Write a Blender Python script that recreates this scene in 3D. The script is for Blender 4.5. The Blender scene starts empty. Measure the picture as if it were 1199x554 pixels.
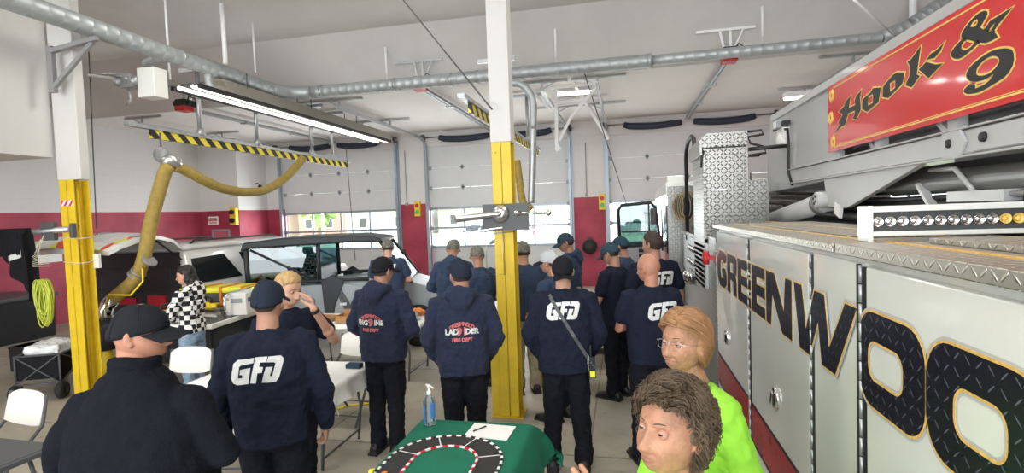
import bpy, bmesh, math, random
import numpy as np
from mathutils import Vector, Matrix, noise
from mathutils.bvhtree import BVHTree
random.seed(7); rng = np.random.default_rng(7)
PI = math.pi
SC = bpy.context.scene
COL = SC.collection
R = math.radians

# ---------------------------------------------------------------- camera, world, lights
H = 2.12                                  # camera height
FPX, YAW, PIT, ROL = 611.7, .21242, .04427, -.03542
Fv = Vector((-math.sin(YAW)*math.cos(PIT), math.cos(YAW)*math.cos(PIT), -math.sin(PIT)))
r0 = Vector((math.cos(YAW), math.sin(YAW), 0)); u0 = r0.cross(Fv)
Rv = math.cos(ROL)*r0 + math.sin(ROL)*u0; Uv = -math.sin(ROL)*r0 + math.cos(ROL)*u0
cam = bpy.data.cameras.new('camera'); camo = bpy.data.objects.new('camera', cam); COL.objects.link(camo)
m = Matrix((Rv, Uv, -Fv)).transposed().to_4x4(); m.translation = Vector((0, 0, H))
camo.matrix_world = m
cam.sensor_width = 36; cam.lens = FPX*36/1199; cam.clip_start = .05; cam.clip_end = 400
SC.camera = camo
SC.view_settings.view_transform = 'Standard'; SC.view_settings.look = 'None'
SC.view_settings.gamma = 1; SC.view_settings.use_curve_mapping = False
SC.view_settings.exposure = 0.22
W = bpy.data.worlds.new('overcast'); SC.world = W; W.use_nodes = True
wn = W.node_tree; bg = wn.nodes['Background']
bg.inputs[0].default_value = (.93, .97, 1, 1); bg.inputs[1].default_value = 5.5

def area(name, loc, rot, sx, sy, power, col=(1, 1, 1)):
    l = bpy.data.lights.new(name, 'AREA'); l.shape = 'RECTANGLE'; l.size = sx; l.size_y = sy; l.energy = power; l.color = col
    o = bpy.data.objects.new(name, l); COL.objects.link(o); o.location = loc; o.rotation_euler = rot
    return o
# fill added for assumed open doors behind the camera, and daylight through the three glazed doors ahead
area('rear_fill', (-2.5, -5.6, 2.6), (R(78), 0, 0), 12, 4.0, 330, (.95, .98, 1))
area('daylight_bay', (-8.6, 14.45, 1.8), (R(-90), 0, 0), 3.8, 1.1, 75, (.95, .98, 1))
area('daylight_bay', (-3.55, 14.45, 1.8), (R(-90), 0, 0), 4.0, 1.1, 85, (.95, .98, 1))
area('daylight_bay', (.2, 14.45, 1.8), (R(-90), 0, 0), 1.2, 1.1, 25, (.95, .98, 1))
# unseen fill lamps added under the taller part of the roof
for (lx, ly) in ((-9, 5), (-4, 5.5), (1.2, 5.5), (-6, 0.5), (-1.2, .2), (3, 0)):
    area('roof_fill', (lx, ly, 5.35), (0, 0, 0), 1.6, .5, 62, (1, .96, .88))
for (lx, ly) in ((-8.6, 11.5), (-3.5, 11.8), (1.5, 11.5)):
    area('roof_fill', (lx, ly, 4.4), (0, 0, 0), 1.2, .4, 30, (1, .97, .92))  # further fill lamps added under the lower ceiling

# ---------------------------------------------------------------- helpers
def tag(o, label=None, cat=None, group=None, kind=None):
    if label: o['label'] = label
    if cat: o['category'] = cat
    if group: o['group'] = group
    if kind: o['kind'] = kind
    return o
def thing(name, label, cat, loc=(0, 0, 0), rz=0, group=None):
    o = bpy.data.objects.new(name, None); COL.objects.link(o); o.empty_display_size = .1
    o.location = loc; o.rotation_euler = (0, 0, rz)
    return tag(o, label, cat, group)
def dup(root, loc=None, rz=None, label=None):
    def rec(o, par):
        c = o.copy(); COL.objects.link(c)
        if par is not None: c.parent = par
        for ch in CH.get(o.name, []): rec(ch, c); CH.setdefault(c.name, [])
        return c
    r = root.copy(); COL.objects.link(r)
    if loc is not None: r.location = loc
    if rz is not None: r.rotation_euler = (0, 0, rz)
    if label: r['label'] = label
    for ch in CH.get(root.name, []): rec(ch, r)
    return r
CH = {}

class MB:
    """collects closed shapes; build() links them as one mesh object"""
    def __init__(s): s.v = []; s.f = []; s.m = []; s.sm = []
    def add(s, vs, fs, mi=0, smooth=False):
        b = len(s.v); s.v += [tuple(float(c) for c in p) for p in vs]
        for f in fs: s.f.append(tuple(b+i for i in f)); s.m.append(mi); s.sm.append(smooth)
        return s
    def box(s, x0, x1, y0, y1, z0, z1, mi=0):
        x0, x1 = min(x0, x1), max(x0, x1); y0, y1 = min(y0, y1), max(y0, y1); z0, z1 = min(z0, z1), max(z0, z1)
        v = [(x0, y0, z0), (x1, y0, z0), (x1, y1, z0), (x0, y1, z0), (x0, y0, z1), (x1, y0, z1), (x1, y1, z1), (x0, y1, z1)]
        return s.add(v, [(0, 3, 2, 1), (4, 5, 6, 7), (0, 1, 5, 4), (1, 2, 6, 5), (2, 3, 7, 6), (3, 0, 4, 7)], mi)
    def obox(s, c, ax, ay, az, mi=0):
        c = Vector(c); ax = Vector(ax); ay = Vector(ay); az = Vector(az)
        v = [c+i*ax+j*ay+k*az for (i, j, k) in ((-1, -1, -1), (1, -1, -1), (1, 1, -1), (-1, 1, -1), (-1, -1, 1), (1, -1, 1), (1, 1, 1), (-1, 1, 1))]
        return s.add(v, [(0, 3, 2, 1), (4, 5, 6, 7), (0, 1, 5, 4), (1, 2, 6, 5), (2, 3, 7, 6), (3, 0, 4, 7)], mi)
    def bar(s, a, b, w, h, mi=0, up=(0, 0, 1)):
        a = Vector(a); b = Vector(b); d = (b-a); L = d.length; d.normalize(); u = Vector(up)
        if abs(d.dot(u)) > .95: u = Vector((0, 1, 0))
        sd = d.cross(u).normalized(); u2 = sd.cross(d)
        return s.obox((a+b)/2, d*L/2, sd*w/2, u2*h/2, mi)
    def tube(s, pts, rad, seg=10, mi=0, smooth=True, cap=True, dome=False, n=2.0, closed=False):
        P = [Vector(p) for p in pts]; k = len(P)
        if not isinstance(rad, (list, tuple)): rad = [rad]*k
        rr = [(q, q) if not isinstance(q, (list, tuple)) else q for q in rad]
        T = []
        for i in range(k):
            if closed: t = P[(i+1) % k]-P[i-1]
            else: t = P[min(i+1, k-1)]-P[max(i-1, 0)]
            T.append(t.normalized() if t.length > 1e-9 else Vector((0, 0, 1)))
        t0 = T[0]; ref = Vector((1, 0, 0)) if abs(t0.x) < .9 else Vector((0, 1, 0))
        N = (ref - t0*ref.dot(t0)).normalized()
        rings = []
        def ring(p, N, B, a, b):
            out = []
            for j in range(seg):
                th = 2*PI*j/seg; c, q = math.cos(th), math.sin(th)
                if n != 2.0: c = math.copysign(abs(c)**(2/n), c); q = math.copysign(abs(q)**(2/n), q)
                out.append(p+N*(a*c)+B*(b*q))
            return out
        for i in range(k):
            t = T[i]; N = (N - t*N.dot(t)).normalized(); B = t.cross(N)
            if dome and i == 0:
                for q in (80, 50, 25):
                    rings.append(ring(P[i]-t*(max(rr[i])*math.sin(R(q))), N, B, rr[i][0]*math.cos(R(q)), rr[i][1]*math.cos(R(q))))
            rings.append(ring(P[i], N, B, *rr[i]))
            if dome and i == k-1:
                for q in (25, 50, 80):
                    rings.append(ring(P[i]+t*(max(rr[i])*math.sin(R(q))), N, B, rr[i][0]*math.cos(R(q)), rr[i][1]*math.cos(R(q))))
        return s.loft(rings, mi, smooth, cap and not closed, closed)
    def loft(s, rings, mi=0, smooth=True, cap=True, closed=False):
        seg = len(rings[0]); vs = [p for r in rings for p in r]; fs = []
        K = len(rings)
        for i in range(K if closed else K-1):
            i2 = (i+1) % K
            for j in range(seg):
                j2 = (j+1) % seg
                fs.append((i*seg+j, i*seg+j2, i2*seg+j2, i2*seg+j))
        s.add(vs, fs, mi, smooth)
        if cap and not closed:
            b = len(s.v)-len(vs)
            s.f.append(tuple(b+j for j in range(seg-1, -1, -1))); s.m.append(mi); s.sm.append(False)
            s.f.append(tuple(b+(K-1)*seg+j for j in range(seg))); s.m.append(mi); s.sm.append(False)
        return s
    def cyl(s, a, b, r, seg=16, mi=0, smooth=True, r2=None): return s.tube([a, b], [r, r if r2 is None else r2], seg, mi, smooth)
    def lathe(s, prof, c=(0, 0, 0), seg=20, mi=0, axis='z', smooth=True):
        rings = []
        for (r, z) in prof:
            rg = []
            for j in range(seg):
                t = 2*PI*j/seg; a, b = r*math.cos(t), r*math.sin(t)
                p = (a, b, z) if axis == 'z' else ((z, a, b) if axis == 'x' else (b, z, a))
                rg.append((p[0]+c[0], p[1]+c[1], p[2]+c[2]))
            rings.append(rg)
        return s.loft(rings, mi, smooth)
    def sph(s, c, rx, ry=None, rz=None, seg=16, rings=10, mi=0, smooth=True):
        ry = rx if ry is None else ry; rz = rx if rz is None else rz
        rg = []
        for i in range(rings+1):
            ph = -PI/2+PI*(i+.0)/rings
            q = max(math.cos(ph), .02)
            rg.append([(c[0]+rx*q*math.cos(2*PI*j/seg), c[1]+ry*q*math.sin(2*PI*j/seg), c[2]+rz*math.sin(ph)) for j in range(seg)])
        return s.loft(rg, mi, smooth)
    def prism(s, poly, axis, a0, a1, mi=0, smooth=False):
        """poly: 2D points; axis x: (y,z) ; y: (x,z) ; z: (x,y)"""
        def P(p, a): return (a, p[0], p[1]) if axis == 'x' else ((p[0], a, p[1]) if axis == 'y' else (p[0], p[1], a))
        ar = sum(poly[i][0]*poly[(i+1) % len(poly)][1]-poly[(i+1) % len(poly)][0]*poly[i][1] for i in range(len(poly)))
        if ar < 0: poly = poly[::-1]
        k = len(poly); v = [P(p, a0) for p in poly]+[P(p, a1) for p in poly]
        fl = (a1 > a0) ^ (axis == 'y')
        f = [tuple(range(k-1, -1, -1)), tuple(range(k, 2*k))]+[(i, (i+1) % k, k+(i+1) % k, k+i) for i in range(k)]
        if not fl: f = [q[::-1] for q in f]
        return s.add(v, f, mi, smooth)
    def build(s, name, mats, parent=None, bevel=0, label=None, xf=None, bseg=2):
        me = bpy.data.meshes.new(name)
        vs = s.v if xf is None else [tuple(xf @ Vector(p)) for p in s.v]
        me.from_pydata(vs, [], s.f)
        if not isinstance(mats, (list, tuple)): mats = [mats]
        for q in mats: me.materials.append(M[q] if isinstance(q, str) else q)
        me.polygons.foreach_set('material_index', s.m); me.polygons.foreach_set('use_smooth', s.sm)
        boxuv(me)
        me.update()
        return link(name, me, parent, bevel, label, bseg)
def boxuv(me):
    n = len(me.loops)
    if n == 0: return
    me.calc_loop_triangles()
    co = np.empty(len(me.vertices)*3); me.vertices.foreach_get('co', co); co = co.reshape(-1, 3)
    li = np.empty(n, int); me.loops.foreach_get('vertex_index', li)
    nr = np.empty(len(me.polygons)*3); me.polygons.foreach_get('normal', nr); nr = np.abs(nr.reshape(-1, 3))
    tot = np.empty(len(me.polygons), int); me.polygons.foreach_get('loop_total', tot)
    d = np.repeat(np.argmax(nr, 1), tot)
    p = co[li]; u = np.where(d == 0, p[:, 1], p[:, 0]); v = np.where(d == 2, p[:, 1], p[:, 2])
    uv = me.uv_layers.new(name='UVMap'); uv.data.foreach_set('uv', np.stack([u, v], 1).ravel())
def link(name, me, parent=None, bevel=0, label=None, bseg=2):
    o = bpy.data.objects.new(name, me); COL.objects.link(o)
    if parent is not None: o.parent = parent; CH.setdefault(parent.name, []).append(o)
    if bevel:
        b = o.modifiers.new('b', 'BEVEL'); b.width = bevel; b.segments = bseg; b.limit_method = 'ANGLE'; b.angle_limit = R(40)
        b.harden_normals = False
    if label: o['label'] = label
    return o
def struct(name, mb, mats, bevel=0):
    o = mb.build(name, mats, None, bevel); o['kind'] = 'structure'; return o

# ---------------------------------------------------------------- materials
M = {}
def mat(name, col, rough=.6, metal=0, bump=0, bscale=40, vary=0, vscale=3, spec=.5, coat=0, emit=None, es=1, alpha=None, trans=0, ss=0, sheen=0, ior=1.45):
    m = bpy.data.materials.new(name); m.use_nodes = True; nt = m.node_tree; b = nt.nodes['Principled BSDF']
    c = tuple(col)+(1,) if len(col) == 3 else col
    b.inputs['Base Color'].default_value = c; b.inputs['Roughness'].default_value = rough; b.inputs['Metallic'].default_value = metal
    b.inputs['Specular IOR Level'].default_value = spec; b.inputs['Coat Weight'].default_value = coat; b.inputs['IOR'].default_value = ior
    if coat: b.inputs['Coat Roughness'].default_value = .06
    if trans: b.inputs['Transmission Weight'].default_value = trans
    if ss: b.inputs['Subsurface Weight'].default_value = ss; b.inputs['Subsurface Radius'].default_value = (.012, .005, .003); b.inputs['Subsurface Scale'].default_value = 1
    if sheen: b.inputs['Sheen Weight'].default_value = sheen; b.inputs['Sheen Roughness'].default_value = .5
    if emit: b.inputs['Emission Color'].default_value = tuple(emit)+(1,); b.inputs['Emission Strength'].default_value = es
    L = nt.links
    if vary or bump:
        tc = nt.nodes.new('ShaderNodeTexCoord')
    if vary:
        n = nt.nodes.new('ShaderNodeTexNoise'); n.inputs['Scale'].default_value = vscale; n.inputs['Detail'].default_value = 6; n.inputs['Roughness'].default_value = .6
        L.new(tc.outputs['Object'], n.inputs['Vector'])
        r = nt.nodes.new('ShaderNodeValToRGB'); r.color_ramp.elements[0].position = .3; r.color_ramp.elements[1].position = .72
        r.color_ramp.elements[0].color = tuple(max(0, q*(1-vary)) for q in c[:3])+(1,)
        r.color_ramp.elements[1].color = tuple(min(1, q*(1+vary*.6)) for q in c[:3])+(1,)
        L.new(n.outputs['Fac'], r.inputs[0]); L.new(r.outputs[0], b.inputs['Base Color'])
    if bump:
        n = nt.nodes.new('ShaderNodeTexNoise'); n.inputs['Scale'].default_value = bscale; n.inputs['Detail'].default_value = 4
        L.new(tc.outputs['Object'], n.inputs['Vector'])
        bp = nt.nodes.new('ShaderNodeBump'); bp.inputs['Strength'].default_value = bump; bp.inputs['Distance'].default_value = .01
        L.new(n.outputs['Fac'], bp.inputs['Height']); L.new(bp.outputs[0], b.inputs['Normal'])
    M[name] = m
    return m
def N(nt, t, **kw):
    n = nt.nodes.new(t)
    for k, v in kw.items(): setattr(n, k, v)
    return n
def mth(nt, op, a, b=None, c=None):
    n = nt.nodes.new('ShaderNodeMath'); n.operation = op
    for i, q in enumerate((a, b, c)):
        if q is None: continue
        if isinstance(q, (int, float)): n.inputs[i].default_value = q
        else: nt.links.new(q, n.inputs[i])
    return n.outputs[0]

mat('white_paint', (.64, .63, .61), .55, vary=.05, vscale=1.5, bump=.05, bscale=60)
mat('ceiling_light', (.80, .79, .76), .8, vary=.04, vscale=.8)
mat('ceiling_grey', (.70, .69, .67), .85, vary=.07, vscale=1.1)
mat('door_panel', (.66, .68, .69), .45, vary=.03)
mat('door_low', (.62, .65, .66), .45, vary=.03)
mat('track', (.36, .42, .48), .4, metal=.5, vary=.1)
mat('galv', (.46, .48, .49), .42, metal=.7, vary=.16, vscale=7)
mat('duct', (.44, .47, .48), .5, metal=.5, vary=.14, vscale=9)
mat('steel', (.6, .6, .6), .3, metal=.9, vary=.1)
mat('chrome', (.8, .8, .8), .12, metal=1)
mat('yellow_paint', (.76, .53, .025), .45, vary=.12, vscale=5, bump=.05)
mat('yellow_hose', (.36, .255, .06), .75, vary=.22, vscale=14, bump=.5, bscale=60)
mat('yellow', (.85, .62, .03), .4)
mat('yellow_lime', (.80, .80, .05), .5, vary=.1)
mat('black', (.018, .018, .02), .5)
mat('black_cloth', (.014, .014, .017), .9, spec=.15, bump=.3, bscale=90)
mat('black_gloss', (.012, .012, .014), .18)
mat('dark_grey', (.08, .085, .09), .5)
mat('grey_plastic', (.20, .22, .24), .5, vary=.1)
mat('mid_grey', (.33, .35, .37), .45)
mat('spring_blue', (.03, .04, .07), .6, bump=.6, bscale=25)
mat('red', (.55, .03, .03), .4)
mat('red_gloss', (.62, .012, .014), .25, coat=.6)
mat('gold', (.80, .50, .13), .4, vary=.35, vscale=60)
mat('gold_line', (.88, .60, .16), .4, vary=.2, vscale=30)
mat('hose_tan', (.38, .27, .12), .7)
mat('maroon', (.36, .018, .028), .25, vary=.45, vscale=2.5)
mat('truck_white', (.74, .76, .72), .16, coat=.7, vary=.02)
mat('boom_grey', (.47, .48, .48), .35, coat=.2, vary=.05, vscale=2)
mat('boom_dark', (.26, .26, .26), .4)
mat('white_plastic', (.80, .80, .76), .4)
mat('chair_white', (.78, .77, .72), .42, bump=.05, bscale=150)
mat('cloth_white', (.80, .80, .78), .6, bump=.2, bscale=12)
mat('green_cloth', (.004, .145, .085), .85, bump=.15, bscale=25, vary=.1, vscale=6)
mat('asphalt', (.028, .027, .027), .8, bump=.2, bscale=200, vary=.1, vscale=60)
mat('white', (.82, .82, .82), .5)
mat('paper', (.85, .85, .84), .7)
mat('rubber', (.02, .02, .02), .8)
mat('navy', (.013, .017, .033), .9, spec=.15, bump=.35, bscale=160)
mat('navy_hood', (.024, .031, .060), .95, spec=.15, bump=.4, bscale=130, sheen=.06)
mat('navy_haze', (.036, .055, .10), .9, spec=.15, bump=.35, bscale=160, sheen=.06)  # navy of the far clothes, lightened in the colour to imitate glare haze
mat('fleece', (.008, .009, .014), .95, spec=.15, bump=.5, bscale=110)
mat('trouser', (.010, .011, .016), .85, spec=.15, bump=.35, bscale=120)
mat('jeans', (.24, .34, .46), .85, spec=.15, vary=.25, vscale=12, bump=.3, bscale=150)
mat('khaki', (.33, .29, .2), .85, spec=.15, bump=.3)
mat('neon', (.30, .70, .05), .75, bump=.12, bscale=30)
mat('boot', (.012, .012, .013), .4)
mat('cap_black', (.014, .015, .019), .85, spec=.15, bump=.3, bscale=150)
mat('cap_navy', (.02, .027, .045), .85, spec=.15, bump=.3, bscale=150)
mat('cap_grey', (.50, .52, .55), .8, bump=.3)
mat('cap_camo', (.20, .20, .17), .85, spec=.15, vary=.6, vscale=45)
mat('cap_teal', (.03, .06, .085), .8, spec=.15)
mat('skin', (.47, .25, .17), .5, ss=.12, vary=.12, vscale=18, bump=.06, bscale=120)
mat('skin_fair', (.58, .33, .23), .48, ss=.12, vary=.1, vscale=22, bump=.12, bscale=70)
mat('skin_tan', (.46, .235, .145), .5, ss=.10, vary=.22, vscale=24, bump=.45, bscale=70)
mat('skin_dark', (.36, .18, .12), .5, ss=.12, vary=.12, vscale=18)
mat('skin_red', (.47, .22, .15), .48, ss=.12, vary=.15, vscale=14)
mat('lip', (.36, .145, .11), .5)
mat('lid', (.46, .25, .18), .5)
mat('hair_brown', (.115, .078, .048), .55, vary=.5, vscale=25, bump=.6, bscale=70)
mat('hair_auburn', (.40, .215, .10), .5, vary=.35, vscale=18, bump=.5, bscale=60)
mat('hair_dark', (.012, .009, .008), .5, bump=.5, bscale=60)
mat('hair_blond', (.50, .33, .15), .6, vary=.4, vscale=40, bump=.8, bscale=60)
mat('hair_short', (.05, .035, .028), .8, vary=.4, vscale=60)
mat('eye_white', (.52, .48, .44), .25)
mat('iris', (.06, .06, .05), .2)
mat('print_white', (.72, .73, .72), .7, vary=.08, vscale=60)
mat('print_red', (.62, .16, .16), .7)
mat('belt', (.03, .03, .03), .4)
mat('cardboard', (.42, .22, .09), .8)
mat('orange', (.75, .25, .05), .6)
mat('rope', (.55, .62, .08), .8)
mat('rope_white', (.65, .6, .45), .8)
mat('tape', (.62, .64, .62), .4)
mat('green', (.05, .5, .12), .4)
mat('gel', (.78, .88, .95), .06, trans=.92, ior=1.2)
mat('label_blue', (.05, .20, .50), .4)
mat('reel_blue', (.03, .05, .09), .5)
mat('film', (.85, .86, .85), .25, bump=1.0, bscale=20)
mat('suv_white', (.75, .76, .75), .2, coat=.6)
mat('suv_dark', (.015, .018, .02), .12)
mat('teal_glass', (.10, .20, .22), .08)
mat('utv_grey', (.33, .37, .39), .45, vary=.05)
mat('utv_black', (.02, .025, .03), .5)
mat('mirror', (.8, .82, .82), .05, metal=1)
mat('asphalt_out', (.62, .62, .60), .8, vary=.06)
mat('grass', (.50, .54, .33), .9, vary=.3, vscale=2)
mat('leaf', (.34, .50, .20), .8, vary=.5, vscale=4)
mat('trunk', (.28, .2, .14), .8)
mat('siding', (.58, .60, .60), .8)
mat('siding_tan', (.62, .56, .48), .8)
mat('brick_house', (.45, .26, .22), .85, vary=.15)
mat('roof', (.30, .30, .33), .85, vary=.1)
mat('fence_wood', (.52, .48, .44), .85, vary=.15)
mat('heater', (.36, .34, .29), .4, metal=.4)
mat('lamp_on', (.9, .9, .9), .4, emit=(1, .95, .85), es=7)
mat('lamp_glow', (.9, .9, .9), .4, emit=(1, .93, .82), es=1.6)
mat('sign_red', (.6, .02, .04), .3)

# concrete floor with joints and stains
def floor_mat():
    m = mat('floor', (.36, .34, .29), .48, spec=.35); nt = m.node_tree; b = nt.nodes['Principled BSDF']; L = nt.links
    tc = N(nt, 'ShaderNodeTexCoord'); n = N(nt, 'ShaderNodeTexNoise'); n.inputs['Scale'].default_value = .9; n.inputs['Detail'].default_value = 9; n.inputs['Roughness'].default_value = .68
    L.new(tc.outputs['Object'], n.inputs['Vector'])
    r = N(nt, 'ShaderNodeValToRGB'); e = r.color_ramp.elements; e[0].position = .3; e[1].position = .7
    e[0].color = (.31, .28, .22, 1); e[1].color = (.47, .435, .36, 1)
    L.new(n.outputs['Fac'], r.inputs[0])
    s = N(nt, 'ShaderNodeSeparateXYZ'); L.new(tc.outputs['Object'], s.inputs[0])
    # slab joints every 1.5 m x 1.9 m
    jx = mth(nt, 'ABSOLUTE', mth(nt, 'SUBTRACT', mth(nt, 'FRACT', mth(nt, 'DIVIDE', mth(nt, 'ADD', s.outputs[0], 100.45), 2.6)), .5))
    jy = mth(nt, 'ABSOLUTE', mth(nt, 'SUBTRACT', mth(nt, 'FRACT', mth(nt, 'DIVIDE', mth(nt, 'ADD', s.outputs[1], 100.2), 2.3)), .5))
    j = mth(nt, 'MAXIMUM', mth(nt, 'LESS_THAN', jx, .0032), mth(nt, 'LESS_THAN', jy, .0038))
    n2 = N(nt, 'ShaderNodeTexNoise'); n2.inputs['Scale'].default_value = 5; n2.inputs['Detail'].default_value = 5; L.new(tc.outputs['Object'], n2.inputs['Vector'])
    st = mth(nt, 'MULTIPLY', mth(nt, 'GREATER_THAN', n2.outputs['Fac'], .66), .25)
    mx = N(nt, 'ShaderNodeMixRGB'); mx.inputs[2].default_value = (.13, .11, .09, 1)
    L.new(mth(nt, 'MAXIMUM', mth(nt, 'MULTIPLY', j, .75), st), mx.inputs[0]); L.new(r.outputs[0], mx.inputs[1]); L.new(mx.outputs[0], b.inputs['Base Color'])
    bp = N(nt, 'ShaderNodeBump'); bp.inputs['Strength'].default_value = .15; L.new(n2.outputs['Fac'], bp.inputs['Height']); L.new(bp.outputs[0], b.inputs['Normal'])
floor_mat()

# painted block: brick relief, colour by height (maroon dado, white above)
def wall_mat(name, split=2.5):
    m = mat(name, (.7, .7, .7), .55); nt = m.node_tree; b = nt.nodes['Principled BSDF']; L = nt.links
    tc = N(nt, 'ShaderNodeTexCoord'); s = N(nt, 'ShaderNodeSeparateXYZ'); L.new(tc.outputs['Object'], s.inputs[0])
    br = N(nt, 'ShaderNodeTexBrick'); br.inputs['Scale'].default_value = 1; br.inputs['Mortar Size'].default_value = .006
    br.inputs['Brick Width'].default_value = .4; br.inputs['Row Height'].default_value = .2; br.inputs['Mortar Smooth'].default_value = .3
    L.new(tc.outputs['UV'], br.inputs['Vector'])
    n = N(nt, 'ShaderNodeTexNoise'); n.inputs['Scale'].default_value = 1.3; n.inputs['Detail'].default_value = 5; L.new(tc.outputs['Object'], n.inputs['Vector'])
    r1 = N(nt, 'ShaderNodeValToRGB'); r1.color_ramp.elements[0].color = (.32, .032, .062, 1); r1.color_ramp.elements[1].color = (.46, .065, .11, 1)
    r1.color_ramp.elements[0].position = .35; r1.color_ramp.elements[1].position = .65
    r2 = N(nt, 'ShaderNodeValToRGB'); r2.color_ramp.elements[0].color = (.68, .67, .65, 1); r2.color_ramp.elements[1].color = (.76, .755, .74, 1)
    L.new(n.outputs['Fac'], r1.inputs[0]); L.new(n.outputs['Fac'], r2.inputs[0])
    gt = mth(nt, 'GREATER_THAN', s.outputs[2], split)
    mx = N(nt, 'ShaderNodeMixRGB'); L.new(gt, mx.inputs[0]); L.new(r1.outputs[0], mx.inputs[1]); L.new(r2.outputs[0], mx.inputs[2])
    m2 = N(nt, 'ShaderNodeMixRGB'); m2.blend_type = 'MULTIPLY'; m2.inputs[2].default_value = (.8, .8, .8, 1)
    L.new(mth(nt, 'MULTIPLY', br.outputs['Fac'], mth(nt, 'SUBTRACT', .75, mth(nt, 'MULTIPLY', gt, .6))), m2.inputs[0]); L.new(mx.outputs[0], m2.inputs[1]); L.new(m2.outputs[0], b.inputs['Base Color'])
    bp = N(nt, 'ShaderNodeBump'); bp.inputs['Strength'].default_value = .35; bp.inputs['Distance'].default_value = .006; bp.invert = True
    L.new(br.outputs['Fac'], bp.inputs['Height']); L.new(bp.outputs[0], b.inputs['Normal'])
wall_mat('block_wall')

# raised-lug tread plate
def tread_mat(name, col, scale=28, rough=.34, strength=1.0, metal=.9):
    m = mat(name, col, rough, metal=metal); nt = m.node_tree; b = nt.nodes['Principled BSDF']; L = nt.links
    tc = N(nt, 'ShaderNodeTexCoord'); s = N(nt, 'ShaderNodeSeparateXYZ'); L.new(tc.outputs['UV'], s.inputs[0])
    u = mth(nt, 'MULTIPLY', s.outputs[0], scale); v = mth(nt, 'MULTIPLY', s.outputs[1], scale)
    fu = mth(nt, 'FLOOR', u); fv = mth(nt, 'FLOOR', v)
    par = mth(nt, 'MODULO', mth(nt, 'ABSOLUTE', mth(nt, 'ADD', fu, fv)), 2)
    sg = mth(nt, 'SUBTRACT', mth(nt, 'MULTIPLY', mth(nt, 'GREATER_THAN', par, .5), 2), 1)
    pu = mth(nt, 'SUBTRACT', mth(nt, 'SUBTRACT', u, fu), .5); pv = mth(nt, 'SUBTRACT', mth(nt, 'SUBTRACT', v, fv), .5)
    pv2 = mth(nt, 'MULTIPLY', pv, sg)
    a = mth(nt, 'MULTIPLY', mth(nt, 'ADD', pu, pv2), .707); c = mth(nt, 'MULTIPLY', mth(nt, 'SUBTRACT', pu, pv2), .707)
    d = mth(nt, 'ADD', mth(nt, 'POWER', mth(nt, 'DIVIDE', a, .52), 2), mth(nt, 'POWER', mth(nt, 'DIVIDE', c, .14), 2))
    h = mth(nt, 'MAXIMUM', mth(nt, 'SUBTRACT', 1, d), 0)
    bp = N(nt, 'ShaderNodeBump'); bp.inputs['Strength'].default_value = strength; bp.inputs['Distance'].default_value = .012
    mx = N(nt, 'ShaderNodeMixRGB'); mx.inputs[1].default_value = tuple(q*.74 for q in col)+(1,); mx.inputs[2].default_value = tuple(min(1, q*1.22) for q in col)+(1,)  # polished lugs painted lighter, their shine mixed into the base colour
    L.new(mth(nt, 'GREATER_THAN', h, .15), mx.inputs[0]); L.new(mx.outputs[0], b.inputs['Base Color'])
    L.new(h, bp.inputs['Height']); L.new(bp.outputs[0], b.inputs['Normal'])
tread_mat('tread', (.44, .44, .42)); tread_mat('tread_top', (.58, .56, .49), 30, .38)
def letter_mat():
    m = mat('letter', (.008, .009, .016), .3, spec=.25); nt = m.node_tree; b = nt.nodes['Principled BSDF']; L = nt.links
    tc = N(nt, 'ShaderNodeTexCoord'); s = N(nt, 'ShaderNodeSeparateXYZ'); L.new(tc.outputs['UV'], s.inputs[0])
    u = mth(nt, 'MULTIPLY', s.outputs[0], 24); v = mth(nt, 'MULTIPLY', s.outputs[1], 24); fu = mth(nt, 'FLOOR', u); fv = mth(nt, 'FLOOR', v)
    par = mth(nt, 'MODULO', mth(nt, 'ABSOLUTE', mth(nt, 'ADD', fu, fv)), 2)
    sg = mth(nt, 'SUBTRACT', mth(nt, 'MULTIPLY', mth(nt, 'GREATER_THAN', par, .5), 2), 1)
    pu = mth(nt, 'SUBTRACT', mth(nt, 'SUBTRACT', u, fu), .5); pv = mth(nt, 'MULTIPLY', mth(nt, 'SUBTRACT', mth(nt, 'SUBTRACT', v, fv), .5), sg)
    a = mth(nt, 'MULTIPLY', mth(nt, 'ADD', pu, pv), .707); c = mth(nt, 'MULTIPLY', mth(nt, 'SUBTRACT', pu, pv), .707)
    d = mth(nt, 'ADD', mth(nt, 'POWER', mth(nt, 'DIVIDE', a, .36), 2), mth(nt, 'POWER', mth(nt, 'DIVIDE', c, .05), 2))
    mx = N(nt, 'ShaderNodeMixRGB'); mx.inputs[1].default_value = (.008, .009, .017, 1); mx.inputs[2].default_value = (.10, .11, .15, 1)
    L.new(mth(nt, 'LESS_THAN', d, 1), mx.inputs[0]); L.new(mx.outputs[0], b.inputs['Base Color'])
letter_mat()
def stripe_mat(name, c1, c2, period, slant=1.0, axis=0, duty=.5):
    m = mat(name, c1, .5); nt = m.node_tree; b = nt.nodes['Principled BSDF']; L = nt.links
    tc = N(nt, 'ShaderNodeTexCoord'); s = N(nt, 'ShaderNodeSeparateXYZ'); L.new(tc.outputs['UV'], s.inputs[0])
    w = mth(nt, 'ADD', s.outputs[axis], mth(nt, 'MULTIPLY', s.outputs[1-axis], slant))
    t = mth(nt, 'GREATER_THAN', mth(nt, 'FRACT', mth(nt, 'DIVIDE', mth(nt, 'ADD', w, 100), period)), duty)
    mx = N(nt, 'ShaderNodeMixRGB'); mx.inputs[1].default_value = tuple(c1)+(1,); mx.inputs[2].default_value = tuple(c2)+(1,)
    L.new(t, mx.inputs[0]); L.new(mx.outputs[0], b.inputs['Base Color'])
stripe_mat('hazard', (.82, .66, .05), (.02, .02, .02), .26, 1.0)
stripe_mat('red_white', (.7, .04, .03), (.8, .8, .8), .075, -.8)
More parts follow.
